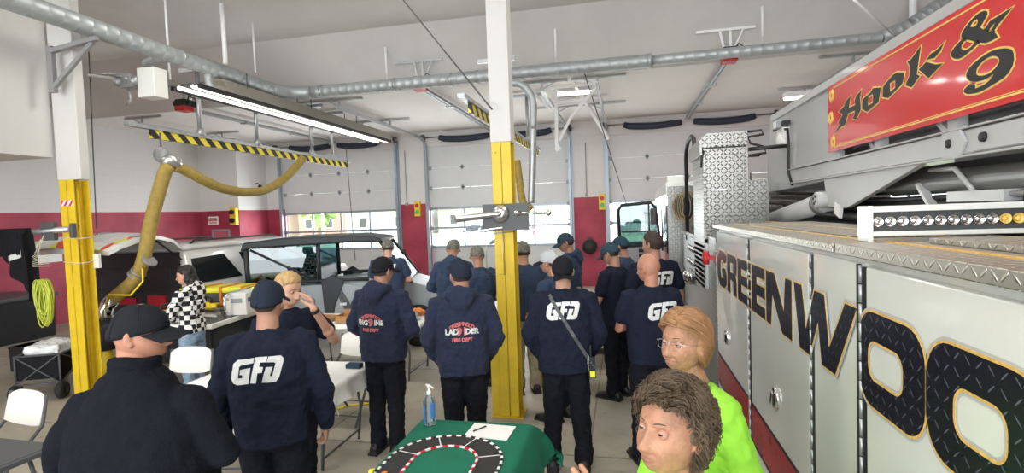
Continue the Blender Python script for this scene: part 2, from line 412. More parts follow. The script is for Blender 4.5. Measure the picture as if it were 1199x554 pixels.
stripe_mat('chevron', (.65, .70, .05), (.62, .07, .04), .34, .8)
stripe_mat('curb', (.8, .8, .8), (.45, .03, .03), .06, 0, 0)
def checker_mat():
    m = mat('checkered', (.7, .7, .7), .9); nt = m.node_tree; b = nt.nodes['Principled BSDF']; L = nt.links
    tc = N(nt, 'ShaderNodeTexCoord'); c = N(nt, 'ShaderNodeTexChecker'); c.inputs['Scale'].default_value = 17
    c.inputs['Color1'].default_value = (.72, .71, .68, 1); c.inputs['Color2'].default_value = (.012, .012, .014, 1)
    mp = N(nt, 'ShaderNodeMapping'); mp.inputs['Rotation'].default_value = (.0, 0, .0); mp.inputs['Scale'].default_value = (1, .6, 1)
    mp.inputs['Location'].default_value = (.01, .013, .007)
    L.new(tc.outputs['Object'], mp.inputs[0]); L.new(mp.outputs[0], c.inputs['Vector']); L.new(c.outputs['Color'], b.inputs['Base Color'])
checker_mat()
def glass_mat(name, tint=(1, 1, 1), refl=.08, rough=.02):
    m = bpy.data.materials.new(name); m.use_nodes = True; nt = m.node_tree; nt.nodes.remove(nt.nodes['Principled BSDF'])
    o = nt.nodes['Material Output']; t = N(nt, 'ShaderNodeBsdfTransparent'); t.inputs[0].default_value = tuple(tint)+(1,)
    g = N(nt, 'ShaderNodeBsdfGlossy'); g.inputs['Roughness'].default_value = rough; x = N(nt, 'ShaderNodeMixShader'); x.inputs[0].default_value = refl
    nt.links.new(t.outputs[0], x.inputs[1]); nt.links.new(g.outputs[0], x.inputs[2]); nt.links.new(x.outputs[0], o.inputs[0]); M[name] = m
glass_mat('pane', (.97, 1, 1), .06); glass_mat('tint_glass', (.30, .42, .44), .10); glass_mat('spectacle', (.95, .95, .95), .1)
glass_mat('film_clear', (.9, .92, .9), .3, .2)
def at(px, py, x=None, y=None, z=None):
    """world point seen at a pixel of the photograph, at a given depth / height (used to measure the place)"""
    d = Fv + Rv*((px-599.5)/FPX) - Uv*((py-277)/FPX)
    t = x/d.x if x is not None else (y/d.y if y is not None else (z-H)/d.z)
    return Vector((0, 0, H)) + d*t
YB = 14.7
# ---------------------------------------------------------------- setting
struct('floor', MB().box(-14, 10.5, -7.5, 14.85, -.12, 0), 'floor')
struct('trim_1', MB().box(-60, 60, 14.85, 120, -.3, -.03), 'asphalt_out')
struct('wall_left', MB().box(-12.65, -12.4, -7.5, 13.4, 0, 5.9), 'block_wall')
struct('wall_recess', MB().box(-12.65, -11.1, 13.4, 14.9, 0, 5.0), 'block_wall')
struct('wall_right', MB().box(9.6, 9.8, -7.5, 14.9, 0, 5.9), 'block_wall')
DOORS = ((-10.55, -6.65), (-5.65, -1.47), (-.4, 3.8), (4.85, 9.0))
wb = MB(); xs = [-11.1]+[q for d in DOORS for q in d]+[9.6]
for i in range(0, len(xs), 2): wb.box(xs[i], xs[i+1], YB, 14.9, 0, 4.17)
wb.box(-11.1, 9.6, YB, 14.9, 4.17, 5.2)
struct('wall_back', wb, 'block_wall')
rw = MB(); rw.box(-12.6, -9, -7.5, -7.3, 0, 5.9); rw.box(4, 9.8, -7.5, -7.3, 0, 5.9); rw.box(-9, 4, -7.5, -7.3, 4.4, 5.9)
struct('wall_rear', rw, 'block_wall')
struct('ceiling', MB().box(-12.6, 9.8, 9.72, 14.9, 4.6, 4.75), 'ceiling_light')
c2 = MB(); c2.prism([(9.72, 4.6), (9.72, 4.75), (8.5, 5.55), (-7.5, 6.05), (-7.5, 5.9), (8.5, 5.4)], 'x', -12.6, 9.8)
struct('ceiling_high', c2, 'ceiling_grey')
# overhanging mezzanine box, left foreground
mz = MB(); mz.box(-12.4, -6.82, -3, 5.13, 3.0, 5.9)
struct('trim_2', mz, 'white_paint')

# ---------------------------------------------------------------- overhead doors
for di, (a, b) in enumerate(DOORS):
    w = b-a
    dr = MB(); y0, y1 = 14.78, 14.83
    for k, (z0, z1) in enumerate(((2.37, 2.95), (2.955, 3.54), (3.545, 4.17))): dr.box(a, b, y0, y1, z0, z1)
    dr.box(a, b, y0, y1, 0.02, .60, 1); dr.box(a, b, y0, y1, .605, 1.2, 1)
    o = struct('door_%d' % (di+1), dr, ['door_panel', 'door_low'])
    fr = MB()
    for z in (1.2, 1.76, 2.34): fr.box(a, b, 14.76, 14.84, z-.03, z+.03)
    for k in range(5):
        x = a+w*k/4; fr.box(x-.02, x+.02, 14.77, 14.83, 1.2, 2.34)
    fr.build('window_frame', 'track', None)['kind'] = 'structure'
    COL.objects[-1].name = 'window_%d' % (di+1)
    gl = MB().box(a, b, 14.797, 14.803, 1.22, 2.32).build('window_pane', 'pane', COL.objects['window_%d' % (di+1)])
    CH.setdefault('window_%d' % (di+1), [])
    # hinges on the seams
    hg = MB()
    for k in (1, 2, 3):
        for z in (2.95, 3.54): hg.box(a+w*k/4-.03, a+w*k/4+.03, 14.755, 14.78, z-.07, z+.07); hg.box(a+w*k/4-.06, a+w*k/4+.06, 14.755, 14.78, z-.02, z+.02)
    for x in (a+.05, b-.05):
        for z in (1.2, 1.76, 2.34, 2.95, 3.54): hg.box(x-.04, x+.04, 14.74, 14.78, z-.05, z+.05)
    hg.build('hinge', 'mid_grey', o, label='steel door hinges and rollers')
    lab = ['the bay behind the utility vehicle', 'the bay behind the yellow centre column', 'the bay beside the ladder truck', 'the bay hidden behind the ladder truck'][di]
    t = thing('door_track', 'galvanised overhead door track framing '+lab, 'door track', (a, YB, 0), 0)
    for x, s in ((0, -1), (w, 1)):
        tm = MB(); tm.box(x+s*.02-.035, x+s*.02+.035, -.12, -.02, 0, 4.2); tm.box(x+s*.07-.03, x+s*.07+.03, -.03, .0, 0, 4.4)
        tm.build('vertical_track', 'track', t)
        hm = MB(); pts = [(x+s*.02, -.07, 4.15), (x+s*.02, -.12, 4.27), (x+s*.02, -.25, 4.36), (x+s*.02, -.5, 4.39), (x+s*.02, -4.9, 4.42)]
        for p, q in zip(pts, pts[1:]): hm.bar(p, q, .05, .07)
        hm.build('horizontal_track', 'galv', t)
        for yy in (-2.4, -4.8):
            br = MB(); br.bar((x+s*.02, yy, 4.42), (x+s*.02, yy, 4.6), .04, .03); br.box(x-.5, x+.5, yy-.02, yy+.02, 4.55, 4.59)
            br.bar((x+s*.02, yy, 4.44), (x+s*.3, yy, 4.57), .03, .02)
            br.build('hanger_bracket', 'galv', t)
    sp = thing('spring_assembly', 'torsion shaft with dark springs over '+lab, 'door spring', ((a+b)/2, YB, 4.42))
    MB().cyl((-w/2-.15, -.15, 0), (w/2+.15, -.15, 0), .02, 10).build('shaft', 'steel', sp)
    for s in (-1, 1):
        x0, x1 = s*.15, s*(w/2-.45)
        pts = [(x0+(x1-x0)*i/10, -.15, -.05-.05*math.sin(PI*i/10)*(1)+(.03 if i == 10 else 0)) for i in range(11)]
        MB().tube(pts, [.075]+[.088]*9+[.075], 14, dome=False).build('spring_cover', 'spring_blue', sp)
        MB().cyl((s*(w/2+.02), -.15, 0), (s*(w/2+.1), -.15, 0), .09, 16).build('cable_drum', 'dark_grey', sp)
    if di < 3:
        xm = (a+b)/2
        op = thing('door_opener', 'hanging door opener with red cover for '+lab, 'door opener', (xm, 9.1, 4.47))
        r = MB(); r.box(-.05, -.015, .1, 5.5, -.03, .03); r.box(.015, .05, .1, 5.5, -.03, .03); r.box(-.05, .05, .1, 5.5, -.005, .005)
        r.box(-.09, .09, 1.6, 1.7, -.045, .0); r.box(-.08, .08, 3.4, 3.45, -.045, .0)
        r.build('rail', 'galv', op)
        h = MB(); h.box(-.10, .12, -.2, .12, .03, .16); h.cyl((-.21, -.08, .10), (-.09, -.08, .10), .065, 16); h.cyl((.11, -.1, .10), (.17, -.1, .10), .04, 12)
        h.build('motor', 'black', op, bevel=.01)
        MB().box(-.11, .12, -.21, .05, -.07, .03).build('cover', 'red', op, bevel=.015, label='red motor cover')
        s = MB(); s.box(-.48, .42, -.02, .02, .46, .50); s.bar((-.05, 0, .14), (-.12, 0, .48), .035, .02); s.bar((.05, 0, .14), (.04, 0, .48), .035, .02); s.bar((.08, 0, .14), (.24, 0, .48), .03, .02)
        s.build('strut', 'galv' if di != 2 else 'white', op)
        MB().tube([(.08, -.08, .14), (.15, -.1, .22), (.22, -.05, .18), (.2, .1, .1)], .010, 6).build('cable', 'black', op)
# pier fittings
for x, g in ((-6.0, 'green and red push-button box on the pier left of the centre column'), (-.62, 'green and red push-button box on the pier beside the ladder truck bay')):
    t = thing('door_button_box', g, 'push-button box', (x if x < -1 else -.58, YB-.05, 2.35))
    MB().box(-.09, .09, -.05, .05, -.22, .22).build('housing', 'yellow', t, bevel=.01)
    MB().cyl((0, -.05, .1), (0, -.075, .1), .06, 16).build('button', 'red', t, label='red button')
    MB().cyl((0, -.05, -.09), (0, -.075, -.09), .06, 16).build('button', 'green', t, label='green button')
for (x, z1, z2, lab) in ((-6.35, 4.1, 2.55, 'thin grey conduit running down the pier left of the centre column'), (-1.0, 4.0, 2.6, 'thin grey conduit running down the pier right of the centre column')):
    m_ = MB().cyl((x, YB-.03, z1), (x, YB-.03, z2), .012, 8); m_.box(x-.04, x+.04, YB-.06, YB-.001, z2-.08, z2)
    tag(m_.build('conduit', 'mid_grey', None), lab, 'conduit')
t = thing('phone_reel', 'round black cord reel hanging on the red pier at right', 'cord reel', (-.95, YB-.125, 1.12))
MB().lathe([(.02, -.1), (.2, -.1), (.2, -.06), (.14, -.05), (.14, .05), (.2, .06), (.2, .1), (.02, .1)], axis='y').build('reel', 'black', t)
MB().box(-.05, .05, .0, .12, .1, .26).build('bracket', 'dark_grey', t)
MB().box(-.62+.1, -.46+.1, .1, .12, -.5, -.3).build('plate', 'white', t)
# recess wall: exit sign, stop/go light, small window
Yr = 13.4
t = thing('wall_sign', 'small red and white notice on the recessed wall at left', 'sign', (-11.98, Yr-.02, 2.22))
MB().box(-.18, .18, -.012, .0, -.12, .12).build('plate', 'paper', t); MB().box(-.15, .15, -.016, -.012, .06, .08).box(-.15, .15, -.016, -.012, -.02, .04).box(-.12, .12, -.016, -.012, -.08, -.05).build('lettering', 'print_red', t)
t = thing('signal_light', 'yellow two-lamp signal box at the corner of the recessed wall', 'signal light', (-11.2, Yr-.09, 2.32))
MB().box(-.1, .1, -.06, .07, -.25, .25).build('housing', 'yellow', t, bevel=.01)
for z in (.12, -.12): MB().cyl((0, -.06, z), (0, -.12, z), .07, 16).build('lens', 'black_gloss', t)
w5 = MB(); w5.box(-12.05, -11.42, Yr-.03, Yr, 1.35, 1.95); w5o = struct('window_5', w5, 'mid_grey')
MB().box(-12.0, -11.47, Yr-.035, Yr-.028, 1.40, 1.90).build('window_pane', 'mirror', w5o)
t = thing('camera_bracket', 'small black camera high on the white side wall at left', 'camera', (-11.08, 14.1, 3.2))
MB().tube([(0, 0, .1), (.12, 0, .12), (.2, 0, .05)], .012, 6).build('arm', 'black', t); MB().sph((.2, 0, 0), .07).build('dome', 'black_gloss', t)

# ---------------------------------------------------------------- columns
def column(name, label, x, y, w, d, zy, ww, wd, extra):
    t = thing(name, label, 'column', (x, y, 0))
    MB().box(-w/2, w/2, -d/2, -d/2+.014, 0, zy).box(-w/2, w/2, d/2-.014, d/2, 0, zy).box(-.006, .006, -d/2, d/2, 0, zy).build('steel_post', 'yellow_paint', t, bevel=.003)
    MB().box(-ww/2, ww/2, -wd/2, wd/2, zy, 5.5).build('casing', 'white_paint', t, bevel=.01)
    e = MB(); extra(e); e.build('flange', 'yellow_paint', t)
    return t
def ex_c(e):
    e.box(-.19, -.10, -.10, -.085, 0, .95); e.box(-.19, .14, -.14, .14, 0, .012)
colc = column('support_column', 'yellow and white support column in the middle of the bay', -1.21, 5.32, .2, .2, 2.85, .215, .2, ex_c)
MB().box(-.06, -.05, -.108, -.1, 2.74, 2.75).build('bolt_row', 'dark_grey', colc)
def ex_l(e):
    e.cyl((.06, -.02, .0), (.06, -.02, 2.7), .018, 8); e.box(-.14, .14, -.14, .14, 0, .012)
coll = column('support_column', 'yellow and white support column at left with a striped reflector', -6.62, 5.2, .215, .2, 2.72, .36, .12, ex_l)
coll.rotation_euler = (0, 0, 0)
MB().box(-.09, .09, -.108, -.1, 2.40, 2.47).build('reflector', 'red_white', coll, label='red and white striped reflector')
for z in (2.02, 1.72): MB().tube([(-.115, -.107, z), (.115, -.107, z-.02), (.12, .0, z-.02), (.115, .107, z), (-.115, .107, z), (-.115, -.107, z)], .006, 6).build('wire_tie', 'rope_white', coll)
MB().box(.108, .19, .08, .11, 1.62, 1.80).build('outlet_box', 'white_plastic', coll)
# hose roller plate and arm on the centre column
t = thing('hose_roller_arm', 'steel roller arm bolted through a black plate on the centre column', 'roller arm', (-1.21, 5.21, 2.12))
MB().box(-.21, .27, -.02, .0, -.17, .1).build('plate', 'dark_grey', t, label='black back plate')
a_ = MB(); a_.tube([(-.46, -.06, -.03), (-.02, -.08, .0)], [.045, .03], 14, dome=True); a_.build('roller', 'steel', t)
MB().lathe([(.02, -.09), (.05, -.09), (.09, -.05), (.09, -.02), (.02, -.02)], c=(-.02, 0, 0), axis='y').build('hub', 'steel', t)
MB().cyl((.15, -.06, 0), (.47, -.06, -.01), .012, 10).sph((.48, -.06, -.01), .028).sph((.15, -.04, 0), .03).build('pin', 'chrome', t)
b_ = MB()
for (x0, x1, zz) in ((-.4, .0, -.14), (-.25, .3, -.17), (-.1, .42, -.16)): b_.bar((x0, -.05, zz-.04), (x1, -.05, zz), .012, .008)
b_.tube([(-.18, -.04, -.17), (-.18, -.04, -.62), (.0, -.04, -.62), (.0, -.04, -.17)], .004, 6)
b_.build('wire_strap', 'steel', t)
# left column: stand-off bar with coat
t = thing('stand_off_bar', 'galvanised bar clamped across the left column', 'bar', (-6.85, 5.06, 2.1))
MB().cyl((-.72, -.02, -.02), (.33, -.02, .02), .035, 12).build('pipe', 'galv', t)
MB().obox((.0, -.02, .0), (.1, 0, 0), (0, .03, 0), (0, 0, .11)).build('clamp', 'dark_grey', t, bevel=.01); MB().obox((.34, 0, 0), (.02, 0, 0), (0, .03, 0), (0, 0, .09)).build('clamp', 'dark_grey', t, bevel=.01)
w_ = MB()
for k in range(9):
    a0 = -.05-.02*k; w_.tube([(-.05, -.05, -.05), (-.12-.03*k, -.07+.01*k, -.25-.03*(k % 3)), (-.32-.02*k, -.08, -.36-.02*(k % 4))], .004, 5)
for k in range(5): w_.tube([(-.0, -.05, -.30-.03*k), (-.2, -.08, -.34-.02*k), (-.42, -.06, -.38-.01*k)], .004, 5)
w_.build('wire', 'rope_white', t)

# bunker coat slung over the bar with a reflective band
def coat():
    t = thing('turnout_coat', 'black turnout coat with a silver band slung over the bar at left', 'coat', (-7.08, 5.0, 2.1))
    nx, nz = 26, 22; m_ = MB(); vs = []; fs = []
    def P(u, v, off):
        x = -.62+u*.62; z = .05-v*(.60 + .35*u*u - .40*(1-u)) ; z = .05 - v*(.34+.55*max(0, (u-.35))/.65)
        fold = .025*math.sin(u*17)+.018*math.sin(u*31+v*4)
        return (x+.05*v*(u-.3), off+fold*(.3+v)+ .04*v, z)
    for side, off in ((0, -.10), (1, .03)):
        for i in range(nx+1):
            for j in range(nz+1): vs.append(P(i/nx, j/nz, off*(1 if j > 1 else .5)))
    n1 = (nx+1)*(nz+1)
    for s in (0, 1):
        for i in range(nx):
            for j in range(nz):
                a = s*n1+i*(nz+1)+j; q = (a, a+1, a+nz+2, a+nz+1); fs.append(q if s else q[::-1])
    for i in range(nx):
        a = i*(nz+1); fs.append((a, a+nz+1, n1+a+nz+1, n1+a)); b = a+nz; fs.append((b+nz+1, b, n1+b, n1+b+nz+1))
    for j in range(nz):
        fs.append((j+1, j, n1+j, n1+j+1)); b = nx*(nz+1)+j; fs.append((b, b+1, n1+b+1, n1+b))
    m_.add(vs, fs, 0, True); m_.build('shell', 'black_cloth', t)
    b = MB(); vs = []; K = 12
    for i in range(K+1):
        u = .55+.42*i/K; x, y, z = P(u, .62, -.10); vs += [(x, y-.012, -.36+.13*(u-.55)/.42+.045), (x, y-.012, -.36+.13*(u-.55)/.42-.02), (x, y-.004, -.36+.13*(u-.55)/.42-.02), (x, y-.004, -.36+.13*(u-.55)/.42+.045)]
    b.loft([vs[4*i:4*i+4] for i in range(K+1)], smooth=False); b.build('reflective_band', 'tape', t)
coat()
def rope_bundle():
    m_ = MB(); r = random.Random(3)
    for k in range(16):
        w = .05+r.random()*.07; L = .42+r.random()*.16; cx = (r.random()-.5)*.08; ph = r.random()*.05
        pts = [(cx+w*math.sin(2*PI*i/14), ph+.03*math.cos(2*PI*i/14+k), -L/2+L/2*math.cos(2*PI*i/14)) for i in range(15)]
        m_.tube(pts, .007, 6)
    o = m_.build('rope', ['rope'], None); o.location = (-6.93, 4.95, 1.52)
    tag(o, 'bundle of yellow green rope loops hanging below the dark coat', 'rope')
rope_bundle()

# ---------------------------------------------------------------- ducts
def duct(m_, pts, r, seg=22, rib=.16, mi=0):
    """spiral duct: fine raised seam every rib metres"""
    P = [Vector(p) for p in pts]; out = []; rr = []
    for a, b in zip(P, P[1:]):
        L = (b-a).length; n = max(1, int(L/rib))
        for i in range(n):
            for f, q in ((0, 1), (.90, 1), (.93, 1.022), (.97, 1.022)):
                out.append(a+(b-a)*((i+f)/n)); rr.append(r*q)
    out.append(P[-1]); rr.append(r)
    return m_.tube(out, rr, seg, mi)
t = thing('exhaust_duct', 'long galvanised spiral duct crossing under the roof', 'duct', (0, 0, 4.5))
XD = -6.13; YD = 8.86
el = [(XD+.5-.5*math.cos(a*PI/12), YD-.5+.5*math.sin(a*PI/12), 0) for a in range(7)]
m1 = MB(); duct(m1, [(XD, 1.0, 0), (XD, YD-.5, 0)], .112); m1.build('run', 'duct', t)
m1 = MB(); m1.tube(el, .115, 22); m1.build('elbow', 'duct', t)
m1 = MB(); duct(m1, [(XD+.5, YD, 0), (.45, YD-.02, 0)], .108); m1.cyl((.42, YD-.02, 0), (.5, YD-.02, 0), .118, 22); m1.build('run', 'duct', t)
m1 = MB(); duct(m1, [(.5, YD-.02, 0), (3.75, YD-.1, 0)], .082); m1.build('run', 'duct', t)
m1 = MB(); duct(m1, [(3.75, YD-.1, 0), (4.1, YD-.1, .12), (4.45, YD-.1, .35), (4.8, YD-.1, .4), (8, YD-.1, .4)], .1, rib=.1); m1.build('elbow', 'duct', t)
for x in (-5.4, -3.95, -2.9, -2.42): MB().cyl((x-.02, YD, 0), (x+.02, YD, 0), .121, 22).build('joint_band', 'galv', t)
for y in (3.2, 6.4): MB().cyl((XD, y-.02, 0), (XD, y+.02, 0), .125, 22).build('joint_band', 'galv', t)
m1 = MB(); duct(m1, [(XD, 6.1, -.05), (XD-.35, 6.2, -.1), (XD-.42, 6.3, -.16)], .06, 14, .08); m1.build('branch', 'duct', t); m1 = MB(); duct(m1, [(XD, 6.9, -.08), (XD, 6.95, -.28)], .06, 14, .08); m1.build('branch', 'duct', t)
# hanger rods
for (px, y0_, y1_, Y, lab) in ((199, 0, 93, 6.3, 'white hanger rod for the left duct, first of three'), (264, 0, 75, 7.0, 'thick white hanger pipe rising from the left duct'), (299, 0, 85, 7.7, 'thin white hanger rod above the left duct, nearest its elbow')):
    p = at(px, y1_, y=Y); r_ = .035 if px == 264 else .016
    tag(MB().cyl((p.x, p.y, p.z), (p.x, p.y, 5.55), r_, 10).build('hanger_rod', 'white', None), lab, 'rod')
for (px, lab) in ((453, 'white hanger rod between the left opener and the elbow of the duct'), (651, 'white hanger rod above the duct right of the centre column'), (893, 'white hanger rod above the duct left of the red sign'), (1069, 'broad white hanger strap above the duct behind the red sign')):
    p = at(px, 92 if px < 500 else (66 if px < 700 else 48), y=YD)
    tag(MB().cyl((p.x, p.y, 4.55), (p.x, p.y, 4.75), .006, 6).cyl((p.x, p.y, 4.72), (p.x, p.y, 5.36), .022 if px < 1000 else .05, 8).build('hanger_rod', 'white', None), lab, 'rod')
t = thing('duct_bracket', 'grey triangular bracket carrying the duct on the white column casing', 'bracket', (-6.55, 5.02, 4.16))
MB().box(-.06, .02, -.05, .0, -.42, .12).build('plate', 'boom_dark', t); MB().bar((-.02, -.03, .06), (.52, .1, .2), .06, .05).bar((0, -.03, -.36), (.45, .1, .16), .05, .04).build('arm', 'boom_dark', t)

# ---------------------------------------------------------------- infra-red tube heater
t = thing('tube_heater', 'long ceiling heater with two glowing tubes under a tan reflector', 'heater', (-6.15, 0, 4.12))
def refl(y0, y1):
    m_ = MB(); prof = [(-.24, .0), (-.13, .22), (.13, .22), (.24, .0), (.255, .0), (.14, .24), (-.14, .24), (-.255, .0)]
    m_.prism(prof, 'y', y0, y1); return m_
refl(7.1, 12.9).build('reflector', 'heater', t)
for s in (-1, 1):
    MB().cyl((s*.12, 6.5, -.01), (s*.12, 12.8, -.01), .028, 12).build('burner_tube', 'lamp_glow' if s < 0 else 'lamp_glow', t, label='glowing heater tube')
    MB().box(s*.23-.03, s*.23+.03, 6.5, 12.8, -.035, .02).build('edge_rail', 'black', t)
MB().box(-.3, -.02, 6.0, 6.22, -.24, .16).build('burner_box', 'white_plastic', t, bevel=.01)
b_ = MB(); b_.cyl((-.32, 6.05, .0), (-.45, 6.0, .0), .07, 14); b_.cyl((-.4, 6.05, .05), (-.62, 5.9, .08), .03, 10); b_.box(-.55, -.36, 5.95, 6.12, -.1, .08); b_.sph((-.56, 5.95, -.02), .06); b_.cyl((-.5, 6, .08), (-.8, 5.9, .1), .012, 6)
b_.tube([(-.45, 6, -.1), (-.42, 6, -.25), (-.5, 6, -.33)], .015, 6)
b_.build('valve', 'galv', t)
for y in (7.6, 9.4, 11.2): MB().cyl((-.15, y, .1), (-.15, y, .45), .01, 6).cyl((.15, y, .1), (.15, y, .45), .01, 6).bar((-.24, y, .0), (-.1, y, .15), .03, .02).build('hanger', 'dark_grey', t)

# ---------------------------------------------------------------- exhaust hose rails
def haz_rail(name, label, x, z, y0, y1, posts):
    t = thing(name, label, 'hose rail', (x, y0, z)); L = y1-y0
    MB().box(-.02, .02, 0, L, -.07, .05).build('hazard_strip', 'hazard', t, label='yellow and black hazard striping')
    MB().box(-.045, .045, -.35, L+.1, .05, .10).build('rail', 'galv', t)
    for p in posts:
        pm = MB(); pm.cyl((0, p, .1), (0, p, 4.55-z+.0), .035, 10); pm.cyl((0, p, .08), (0, p, .2), .08, 14, r2=.04); pm.box(-.3, .3, p-.03, p+.03, 4.5-z, 4.56-z)
        pm.build('drop_post', 'galv', t)
    return t
haz_rail('hose_rail', 'yellow and black striped rail carrying the exhaust hose above the vehicles', -6.45, 3.42, 6.15, 11.5, (.9, 2.2, 3.9, 4.7))
haz_rail('hose_rail', 'yellow and black striped rail passing behind the centre column', -1.9, 3.5, 6.5, 12.0, (1.6, 4.2))
def hose(m_, pts, r, rib=.03, seg=16):
    # smooth Catmull-Rom through pts then fine ribs
    P = [Vector(p) for p in pts]; P = [P[0]*2-P[1]]+P+[P[-1]*2-P[-2]]; C = []
    for i in range(1, len(P)-2):
        n = max(4, int((P[i+1]-P[i]).length/rib))
        for k in range(n):
            t = k/n; a, b, c, d = P[i-1:i+3]
            C.append(.5*((2*b)+(c-a)*t+(2*a-5*b+4*c-d)*t*t+(3*b-a-3*c+d)*t**3))
    C.append(P[-2]); m_.tube(C, [r*(1+.05*(i % 2)) for i in range(len(C))], seg)
    return m_
t = thing('exhaust_hose', 'fat yellow exhaust hose looping down from the striped rail to a shiny elbow', 'hose', (0, 0, 0))
p0 = at(131, 352, y=5.75); p1 = at(163, 318, y=5.8); p2 = at(178, 255, y=5.9); p3 = at(192, 205, y=5.95)
h = MB(); hose(h, [p0, p1, p2, p3, at(198, 195, y=6.0)], .083); h.build('drop_hose', 'yellow_hose', t)
q = [at(204, 195, y=6.05), at(216, 199, y=6.2), at(240, 212, y=6.5), at(262, 221, y=6.9), at(288, 225, y=7.4), at(312, 222, y=7.9), at(333, 209, y=8.3), at(346, 196, y=8.6), at(355, 185, y=8.8)]
h = MB(); hose(h, q, .068); h.build('loop_hose', 'yellow_hose', t)
h = MB(); h.tube([at(196, 193, y=6.0)+Vector((0, 0, .03)), at(200, 191, y=6.0)+Vector((0, 0, .05)), at(205, 193, y=6.05)+Vector((0, 0, .03))], .09, 14, dome=True); h.build('saddle', 'steel', t)
h = MB()
d = (p1-p0).normalized()
for k in (.0, .07, .3): h.cyl(p1+d*(k-.1), p1+d*(k-.07), .098, 18)
h.build('clamp', 'boom_dark', t)
e_ = at(121, 365, y=5.7)
h = MB(); h.tube([p0+d*.05, p0-d*.08, Vector((e_.x+.03, e_.y, e_.z+.02)), Vector((e_.x, e_.y, e_.z-.12))], .092, 18); h.build('elbow', 'chrome', t, label='shiny metal elbow')
h = MB(); h.tube([p1+Vector((.12, -.06, .05)), p1+Vector((.16, -.1, -.12)), p1+Vector((-.02, -.13, -.3)), p0+Vector((.1, -.12, .1)), p0+Vector((.02, -.12, -.1))], .012, 8); h.build('cord', 'yellow', t, label='thin yellow cord')
t2 = thing('hose_balancer', 'round grey spring balancer hanging above the bend of the yellow hose', 'balancer', at(189, 181, y=6.15))
MB().lathe([(.01, -.05), (.09, -.05), (.11, -.02), (.11, .02), (.09, .05), (.01, .05)], axis='y').build('housing', 'boom_dark', t2)
MB().cyl((0, 0, .1), (0, 0, .3), .012, 8).cyl((.02, 0, -.1), (.05, 0, -.28), .01, 8).sph((.045, 0, -.25), .03).build('hook', 'dark_grey', t2)
# fan unit hanging at left column under the elbow
t = thing('exhaust_fan', 'black hose coupling with a lever beside the left yellow column', 'hose coupling', (e_.x, e_.y, 0))
MB().lathe([(.02, e_.z-.52), (.11, e_.z-.52), (.16, e_.z-.4), (.16, e_.z-.2), (.10, e_.z-.12), (.02, e_.z-.12)], seg=20).build('housing', 'black', t)
MB().bar((-.2, -.05, 1.75), (-.12, -.05, .85), .03, .03).bar((-.26, -.05, 1.75), (-.24, -.05, .8), .025, .03).sph((-.22, -.05, 1.78), .05).sph((-.13, -.06, .95), .05).sph((-.16, -.06, .75), .05).build('lever', 'dark_grey', t)
MB().sph((-.1, -.12, e_.z-.35), .05).sph((-.14, -.1, e_.z-.5), .045).build('knob', 'chrome', t)
tag(MB().cyl((e_.x-.02, e_.y+.02, 0), (e_.x-.02, e_.y+.02, .62), .075, 18).lathe([(.075, .6), (.075, .66), (.02, .69)], c=(e_.x-.02, e_.y+.02, 0)).build('bollard', 'yellow_paint', None), 'short yellow bollard beside the foot of the left column', 'bollard')
# second hose, right of the centre column
t = thing('exhaust_hose', 'grey and tan exhaust hose hanging in a loop behind the centre column', 'hose', (0, 0, 0))
Y2 = 8.3
h = MB(); hose(h, [at(588, 92, y=8.82), at(596, 97, y=Y2), at(608, 98, y=Y2), at(618, 106, y=Y2), at(624, 120, y=Y2), at(624, 150, y=Y2)], .058, .05); h.build('rigid_pipe', 'duct', t)
h = MB(); hose(h, [at(624, 150, y=Y2), at(623.5, 195, y=Y2), at(622, 238, y=Y2)], .058); h.build('drop_hose', 'galv', t, label='grey drop hose')
h = MB(); hose(h, [at(622, 240, y=Y2), at(616, 244, y=Y2), at(611, 232, y=Y2), at(608, 210, y=Y2), at(605, 188, y=Y2)], .06); h.build('return_hose', 'yellow_hose', t)
# lamp bracket frame right of the centre column
t = thing('lift_frame', 'white angle-iron frame hanging from the roof right of the centre column', 'frame', (0, 0, 0))
Yf = 9.9
h = MB()
def pb(a, b, w=.05, Y=Yf, Y2_=None): h.bar(at(*a, y=Y), at(*b, y=Y2_ or Y), w, w)
pb((651, 103), (652, 172), .06); pb((665, 86), (712, 162), .07, Yf, 13.2); pb((618, 102), (648, 132)); pb((700, 100), (668, 138)); pb((668, 138), (655, 165)); pb((640, 104), (700, 97), .05)
pb((645, 118), (711, 111), .05, 11.5); pb((645, 124), (707, 117), .05, 11.8); pb((652, 172), (655, 176), .1)
h.build('angle_iron', 'white', t)
t = thing('ceiling_light', 'lit fluorescent fitting under the roof right of the centre column', 'light', at(671, 108, y=10.6))
MB().box(-.36, .36, -.1, .1, 0, .1).build('housing', 'white', t); MB().box(-.34, .34, -.09, .09, -.035, .0).build('diffuser', 'lamp_on', t)
t = thing('ceiling_light', 'lit fluorescent fitting glimpsed above the far end of the ladder boom', 'light', at(941, 113, y=11.5))
MB().box(-.36, .36, -.1, .1, 0, .1).build('housing', 'white', t); MB().box(-.34, .34, -.09, .09, -.035, .0).build('diffuser', 'lamp_on', t)
